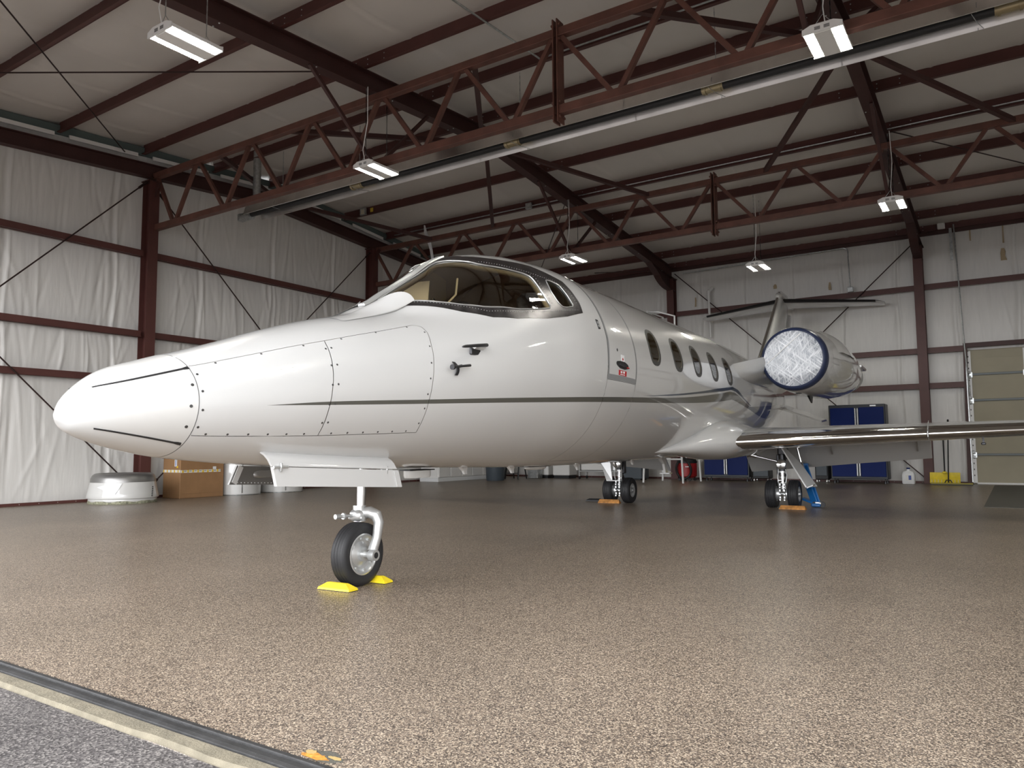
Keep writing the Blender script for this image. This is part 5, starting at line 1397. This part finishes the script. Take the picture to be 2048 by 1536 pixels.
# upturned engine cowl ring on the left
t = thing('cowl_ring', 'upturned white engine cowl ring with a bare metal lip by the left wall', 'cowling', (-12.98, 7.30, 0))
b = MB(); b.lathe([(.53,.03),(.54,.06),(.535,.078),(.565,.09),(.57,.105),(.555,.17),(.515,.36)], (0, 0, 0), 'z', 56); b.build('cowl_skin', PAINTL, t, smooth=40)
b = MB(); b.lathe([(.516,.362),(.508,.42),(.485,.475),(.455,.50),(.42,.51),(.38,.50),(.345,.46),(.33,.38)], (0, 0, 0), 'z', 56); b.build('metal_lip', mat('dull_bare_metal', (.30, .295, .29), .35, .8), t, smooth=60)
b = MB(); b.lathe([(.535,.0),(.54,.02),(.535,.05),(.49,.05),(.48,.0)], (0, 0, 0), 'z', 56); 
b.v = [(x_ * (1 + .012 * math.sin(9 * math.atan2(y_, x_ + 1e-9))), y_ * (1 + .012 * math.sin(9 * math.atan2(y_, x_ + 1e-9))), z_) for x_, y_, z_ in b.v]
b.build('bottom_flange', MUD, t, smooth=40)
for k in range(6):
    q = -.15 - .045 * 0; ang = math.radians(2); z = .12 + .03 * k; r = .572 - .055 * (z - .105) / .255
    a_ = math.radians(22 + 1.2 * k); b = MB(); b.box((r * math.cos(a_), r * math.sin(a_), z), (.02, .022, .018), bev=.004); b.build('fastener_hole', BLACK, t)
pt = [(-1.33, .285), (-1.0, .335), (-.55, .345), (-.62, .27), (-.72, .17), (-1.0, .22)]
b = MB(); V = []
for a_, z in pt:
    r = .560 - .04 * (z - .17) / .19 + .006; V.append((r * math.cos(a_), r * math.sin(a_), z))
b.add(V + [(x_ * .99, y_ * .99, z_) for x_, y_, z_ in V], [tuple(range(6)), tuple(range(6, 12))[::-1]] + [(k, (k + 1) % 6, 6 + (k + 1) % 6, 6 + k) for k in range(6)]); b.build('tape_patch', PAPER, t)

# cardboard box with printed tape
t = thing('cardboard_box', 'tall brown cardboard box with yellow and white printed tape by the left wall', 'box', (-12.96, 8.36, 0))
# local: corner nearest the camera at the origin; faces run back left (-x) and right (+y)
BW, BD, BH = .55, .93, .75
b = MB(); b.box((-BW / 2, BD / 2, BH / 2), (BW, BD, BH), bev=.008); b.build('carton', CARD, t)
b = MB(); b.box((-BW / 2, BD / 2, BH + .004), (BW, .06, .004)); b.box((.002, BD / 2, .085), (.003, BD - .02, .004)); b.build('seam_flap', mat('carton_edge', (.22, .12, .055), .8), t)
tz = .50
b = MB(); b.box((.003, .43, tz), (.004, .85, .050)); b.box((-BW / 2, -.003, tz + .005), (BW, .004, .050)); tp = b.build('printed_tape', TAPE, t)
for k in range(8):
    b = MB(); b.box((.0062, .05 + k * .105, tz + .004 * math.sin(k)), (.002, .035, .046)); b.build('tape_print', TAPEY, tp)
    b = MB(); b.box((.0062, .10 + k * .105, tz + .006), (.002, .05, .010)); b.build('tape_print', GASKET, tp)
for k in range(5):
    b = MB(); b.box((-.06 - k * .115, -.0062, tz + .005), (.035, .002, .046)); b.build('tape_print', TAPEY, tp)
b = MB(); b.box((.004, .72, tz + .055), (.004, .07, .05)); b.build('torn_label', PAPER, t)
b = MB(); b.box((-.14, -.004, .67), (.07, .004, .15)); lb = b.build('shipping_label', PAPER, t); b = MB(); b.box((-.14, -.0065, .66), (.02, .002, .11)); b.build('label_print', BLUEINK, lb)
b = MB(); b.box((-.09, -.004, .585), (.045, .004, .035)); b.build('yellow_sticker', TAPEY, t)
o = MB(); o.tube([(-12.95, 8.15, .80), (-13.02, 8.30, .83)], .022, 10); o.tube([(-13.42, 8.29, .762), (-13.20, 8.42, .785), (-12.99, 8.55, .792)], .022, 10); o.v = o.v[20:]; o.f = [tuple(i - 20 for i in f) for f in o.f if min(f) >= 20]; o.m = [0] * len(o.f)
ob = o.build('streamer_tube', PINK, smooth=60); tag(ob, 'faded red tube lying on top of the cardboard box', 'tube')
# white cowl barrels beside the box
for (x, y, r, h, lab) in ((-13.14, 9.78, .42, .85, 'white round engine cowl standing right beside the cardboard box'), (-13.12, 10.83, .44, .62, 'white round engine cowl farther along the left wall, behind the nose gear doors')):
    t = thing('engine_cowl', lab, 'cowling', (x, y, 0))
    b = MB(); b.lathe([(r - .02, 0), (r, .012), (r + .012, h * .5), (r - .01, h - .05), (r - .05, h), (r - .08, h - .02), (r - .07, h * .5), (r - .05, .01)], (0, 0, 0), 'z', 48, close=True); b.build('cowl_skin', PAINTL, t, smooth=50)
    MB().lathe([(r + .004, 0), (r + .008, .02), (r - .05, .02), (r - .05, 0)], (0, 0, 0), 'z', 48, close=True).build('bottom_flange', GALV, t)
    b = MB(); b.bar((r * math.cos(-.5), r * math.sin(-.5), .05), (r * math.cos(-.5), r * math.sin(-.5), h - .1), .02, .02); b.build('latch_strip', GALV, t)

# white cabinets along the left rear
t = thing('white_cabinet', 'row of low white wall cabinets seen under the belly on the left', 'cabinet', (-12.9, 17.6, 0), math.radians(0))
b = MB(); b.box((-.35, -.2, .47), (.6, 3.0, .74), bev=.01); b.build('body', WHITEMETAL, t)
b = MB(); b.box((-.33, -.2, .05), (.64, 3.1, .10), bev=.008); b.build('plinth', PAPER, t)
for k in range(6):
    b = MB(); b.box((-.035, -1.45 + .5 * k, .47), (.03, .47, .70), bev=.008); dd = b.build('cabinet_door', WHITEMETAL, t); MB().box((-.012, -1.27 + .5 * k, .62), (.02, .02, .12), bev=.005).build('handle', GALV, dd)
# grey bin
t = thing('waste_bin', 'dark grey round waste bin beside the white cabinets', 'bin', (-12.05, 17.3, 0))
b = MB(); b.lathe([(.24, 0), (.25, .02), (.285, .62), (.30, .63), (.30, .68), (.27, .68), (.265, .62), (.23, .03)], (0, 0, 0), 'z', 32, close=True); b.lathe([(.0005, .03), (.235, .03)], (0, 0, 0), 'z', 32); b.build('barrel', GREYPL, t, smooth=40)
for s in (-1, 1): MB().box((s * .305, 0, .55), (.03, .12, .04), bev=.008).build('grip', GREYPL, t)
# small black step ladder
t = thing('step_ladder', 'small black step ladder leaning by the grey bin', 'ladder', (-12.12, 18.3, 0))
for s in (-1, 1): MB().bar((s * .23, -.10, 0), (s * .17, .12, 1.05), .03, .05).build('rail', BLACK, t)
for k in range(4): 
    q = .16 + .2 * k; MB().bar((-.22 + .03 * q, -.10 + .22 * q, 1.05 * q), (.22 - .03 * q, -.10 + .22 * q, 1.05 * q), .07, .02).build('tread', BLACK, t)
for s in (-1, 1): MB().bar((s * .22, .38, 0), (s * .17, .14, 1.0), .025, .03).build('rear_leg', BLACK, t)
# grey post by the ladder
b = MB(); b.box((-11.75, 18.9, .55), (.35, .3, 1.1), bev=.02); o = b.build('locker', GALV); tag(o, 'narrow grey metal locker behind the step ladder', 'locker')
# white appliance boxes and the stainless cart
for i, (x0, x1, lab) in enumerate(((-12.05, -11.45, 'plain white storage chest, leftmost of the two behind the right main wheels'), (-11.30, -10.75, 'plain white storage chest next to the stainless cart'))):
    t = thing('storage_chest', lab, 'chest', ((x0 + x1) / 2, 19.4, 0))
    b = MB(); b.box((0, 0, .40), (x1 - x0, .5, .62), bev=.02); b.build('body', WHITEMETAL, t); b = MB(); b.box((0, 0, .735), (x1 - x0 + .02, .52, .05), bev=.015); b.build('lid', WHITEMETAL, t); MB().box((0, 0, .045), (x1 - x0 - .06, .44, .09)).build('base', BLACK, t)
t = thing('utility_cart', 'stainless utility cart with a pale top beside the dark equipment box', 'cart', (-9.75, 19.3, 0))
for z in (.22, .78): MB().box((0, 0, z), (1.3, .5, .03), bev=.006).build('shelf', SILVER, t)
for sx in (-1, 1):
    for sy in (-1, 1):
        MB().box((sx * .62, sy * .22, .44), (.035, .035, .72), bev=.004).build('leg', SILVER, t); MB().cyl((sx * .62 - .015, sy * .22, .045), (sx * .62 + .015, sy * .22, .045), .045, 14).build('caster', BLACK, t)
b = MB(); b.box((-.18, 0, .50), (.8, .42, .50), bev=.02); b.build('crate', WHITEMETAL, t)
b = MB(); b.lathe([(.08, .235), (.11, .26), (.12, .5), (.08, .52)], (.42, -.08, 0), 'z', 20); b.build('pot', SILVER, t, smooth=40)
# dark equipment box and red vacuum
t = thing('equipment_case', 'dark grey equipment case on the floor below the wing root', 'case', (-8.72, 19.2, 0))
b = MB(); b.box((0, 0, .46), (.62, .5, .86), bev=.02); b.build('body', GREYPL, t); b = MB(); b.box((0, -.255, .6), (.40, .02, .3), bev=.006); b.build('front_panel', BLACK, t); b = MB(); b.tube([(-.2, -.1, .89), (-.2, -.1, .96), (.2, -.1, .96), (.2, -.1, .89)], .012, 8); b.build('handle', BLACK, t); MB().box((0, 0, .02), (.5, .4, .04)).build('foot', BLACK, t)
t = thing('shop_vacuum', 'red shop vacuum with a black hose left of the blue cabinet', 'vacuum', (-7.28, 19.35, 0))
b = MB(); b.lathe([(.20, .08), (.25, .12), (.26, .42), (.25, .46)], (0, 0, 0), 'z', 28); b.build('tank', REDP, t, smooth=40)
b = MB(); b.lathe([(.26, .46), (.265, .50), (.22, .58), (.10, .63), (.0005, .64)], (0, 0, 0), 'z', 28); b.build('motor_head', BLACK, t, smooth=40)
b = MB(); b.tube([(.20 * math.cos(q), -.26 - .02 * math.sin(3 * q), .30 + .24 * math.sin(q)) for q in np.linspace(2.4, 7.6, 26)], .030, 10); b.build('hose', BLACK, t, smooth=60)
MB().box((.10, -.27, .37), (.10, .02, .03), bev=.008).build('badge', SILVER, t)
for q in (0.6, 2.2, 3.8, 5.4): MB().cyl((.2 * math.cos(q), .2 * math.sin(q) - .02, .04), (.2 * math.cos(q), .2 * math.sin(q) + .02, .04), .04, 12).build('caster', BLACK, t)

# blue tool cabinets
def tool_cabinet(label, x, y, w, h, z0=.10, nd=2):
    t = thing('tool_cabinet', label, 'cabinet', (x, y, 0))
    b = MB(); b.box((0, .22, z0 + (h - z0) / 2), (w, .46, h - z0), bev=.012); b.build('body', mat('cabinet_shell', (.018, .022, .030), .4) if 'cabinet_shell' not in bpy.data.materials else bpy.data.materials['cabinet_shell'], t)
    g = .055; dw = (w - .08 - g * 1.6) / 2
    for s in (-1, 1):
        b = MB(); b.box((s * (dw / 2 + g * .9), -.02, z0 + .06 + (h - z0 - .13) / 2), (dw, .03, h - z0 - .13), bev=.008); dd = b.build('cabinet_door', BLUEC, t)
        b = MB(); b.box((s * .028, -.035, z0 + .06 + (h - z0 - .13) / 2), (.030, .035, h - z0 - .16), bev=.008); b.build('door_pull', SILVER, dd)
    for sx in (-1, 1):
        for sy in (.05, .40): b = MB(); b.lathe([(.012, .055), (.012, z0), (.02, z0)], (sx * (w / 2 - .07), sy, 0), 'z', 10); b.lathe([(.0005, .0), (.03, .0), (.03, .05), (.0005, .058)], (sx * (w / 2 - .07), sy, 0), 'z', 14); b.build('leveling_foot', DARKMET, t, smooth=40)
    return t
tool_cabinet('low blue tool cabinet with twin silver pulls under the wing root', -6.27, 19.45, 1.20, .92)
tc = tool_cabinet('tall blue tool cabinet with silver pulls behind the left wing, below the engine', -3.10, 19.45, 1.24, 1.86)
b = MB(); b.box((.36, -.012, 1.825), (.13, .006, .03), bev=.002); b.build('nameplate', SILVER, tc)
for (x, w, h, lab) in ((-5.38, .42, .45, 'small black rolling box between the two blue cabinets, beside the low one'), (-3.93, .30, .70, 'narrow black rolling box against the left side of the tall blue cabinet')):
    t = thing('rolling_box', lab, 'cart', (x, 19.5, 0))
    b = MB(); b.box((0, .1, .08 + h / 2), (w, .35, h), bev=.015); b.build('body', BLACK, t)
    for k in range(2): MB().box((0, -.085, .08 + h * (.3 + .4 * k)), (w - .05, .02, h * .33), bev=.006).build('drawer', GREYPL, t)
    for sx in (-1, 1):
        for sy in (-.04, .22): MB().cyl((sx * (w / 2 - .04) - .012, sy, .04), (sx * (w / 2 - .04) + .012, sy, .04), .04, 12).build('caster', SILVER, t)
# jug
t = thing('plastic_jug', 'white plastic jug with a dark label by the rear wall', 'jug', (-2.08, 19.6, 0))
b = MB(); R = []
for z, a_, c_ in ((.004, .12, .07), (.03, .135, .085), (.22, .135, .085), (.28, .11, .07), (.31, .035, .035), (.345, .035, .035)):
    R.append([(a_ * math.copysign(abs(math.cos(q)) ** .4, math.cos(q)), c_ * math.copysign(abs(math.sin(q)) ** .4, math.sin(q)), z) for q in np.linspace(0, 2 * math.pi, 29)[:-1]])
b.loft(R); b.build('bottle', PAPER, t, smooth=50); MB().box((.01, -.088, .15), (.13, .006, .13)).build('label', TAPE, t); MB().box((.035, -.092, .15), (.055, .004, .10)).build('label_print', BLUEINK, t); MB().cyl((0, 0, .345), (0, 0, .375), .038, 14).build('cap', BLUEC, t)
# snow pusher and squeegee
t = thing('snow_pusher', 'yellow plastic snow pusher with a dark handle leaning on the rear wall', 'shovel', (-1.36, 19.55, 0))
b = MB(); R = []
for q in np.linspace(0, 1, 7): R.append([(-.30, .10 + .10 * math.sin(q * 1.5), .03 + .24 * q), (.30, .10 + .10 * math.sin(q * 1.5), .03 + .24 * q)])
R2 = [[(x_, y_ + .012, z_) for x_, y_, z_ in r] for r in R]
b.loft([r + q[::-1] for r, q in zip(R, R2)]); bl = b.build('blade', YELLOW, t, smooth=50)
for k in range(9):
    if abs(k - 4) > 0: MB().box((-.26 + .065 * k, .108, .075), (.02, .02, .08), bev=.005).build('rib', mat('worn_yellow', (.75, .66, .30), .6) if 'worn_yellow' not in bpy.data.materials else bpy.data.materials['worn_yellow'], bl)
b = MB(); b.box((0, .14, .27), (.09, .05, .05), bev=.012); b.build('socket', YELLOW, t)
b = MB(); b.tube([(0, .15, .25), (-.01, .40, 1.33)], .016, 10); b.build('handle', BLACK, t, smooth=60); b = MB(); b.box((-.045, .41, 1.34), (.12, .04, .06), bev=.01); b.build('grip', ORANGE, t)
t = thing('floor_squeegee', 'long black floor squeegee with a yellow edge in front of the snow pusher', 'squeegee', (-1.28, 19.45, 0))
b = MB(); b.box((.06, 0, .035), (.82, .03, .035), bev=.006); b.build('head', mat('olive_plastic', (.30, .25, .03), .5), t); b = MB(); b.box((.06, -.005, .010), (.82, .012, .020)); b.build('rubber_edge', BLACK, t); b = MB(); b.tube([(.0, .0, .06), (.02, .50, 1.46)], .014, 10); b.tube([(-.07, 0, .05), (-.04, .02, .11), (.04, .02, .11), (.07, 0, .05)], .012, 8); b.build('handle', BLACK, t, smooth=60); b = MB(); b.cyl((.02, .50, 1.40), (.021, .515, 1.47), .02, 10); b.build('grip', BLACK, t)
# white service stand behind the cabin roof
t = thing('service_stand', 'white tube-railed service stand just showing above the cabin roof', 'stand', (-7.0, 17.6, 0))
for sx in (-1, 1):
    for sy in (-1, 1): MB().cyl((sx * .5, sy * .6, .04), (sx * .35, sy * .5, 3.2), .025, 10).build('leg', PAPER, t, smooth=60)
MB().box((0, 0, 3.2), (.8, 1.1, .05), bev=.01).build('platform', PAPER, t)
b = MB(); b.tube([(-.35, -.5, 3.2), (-.35, -.5, 4.20), (-.05, -.5, 4.16), (.35, -.5, 4.02), (.35, -.5, 3.2)], .022, 10); b.tube([(-.35, .5, 3.2), (-.35, .5, 4.20), (-.35, -.5, 4.20)], .022, 10); b.build('guard_rail', PAPER, t, smooth=60)
for z in (.6, 1.2, 1.8, 2.4, 3.0): MB().cyl((-.5 + .15 * z / 3.2, -.6 + .1 * z / 3.2, z), (.5 - .15 * z / 3.2, -.6 + .1 * z / 3.2, z), .018, 8).build('rung', PAPER, t)
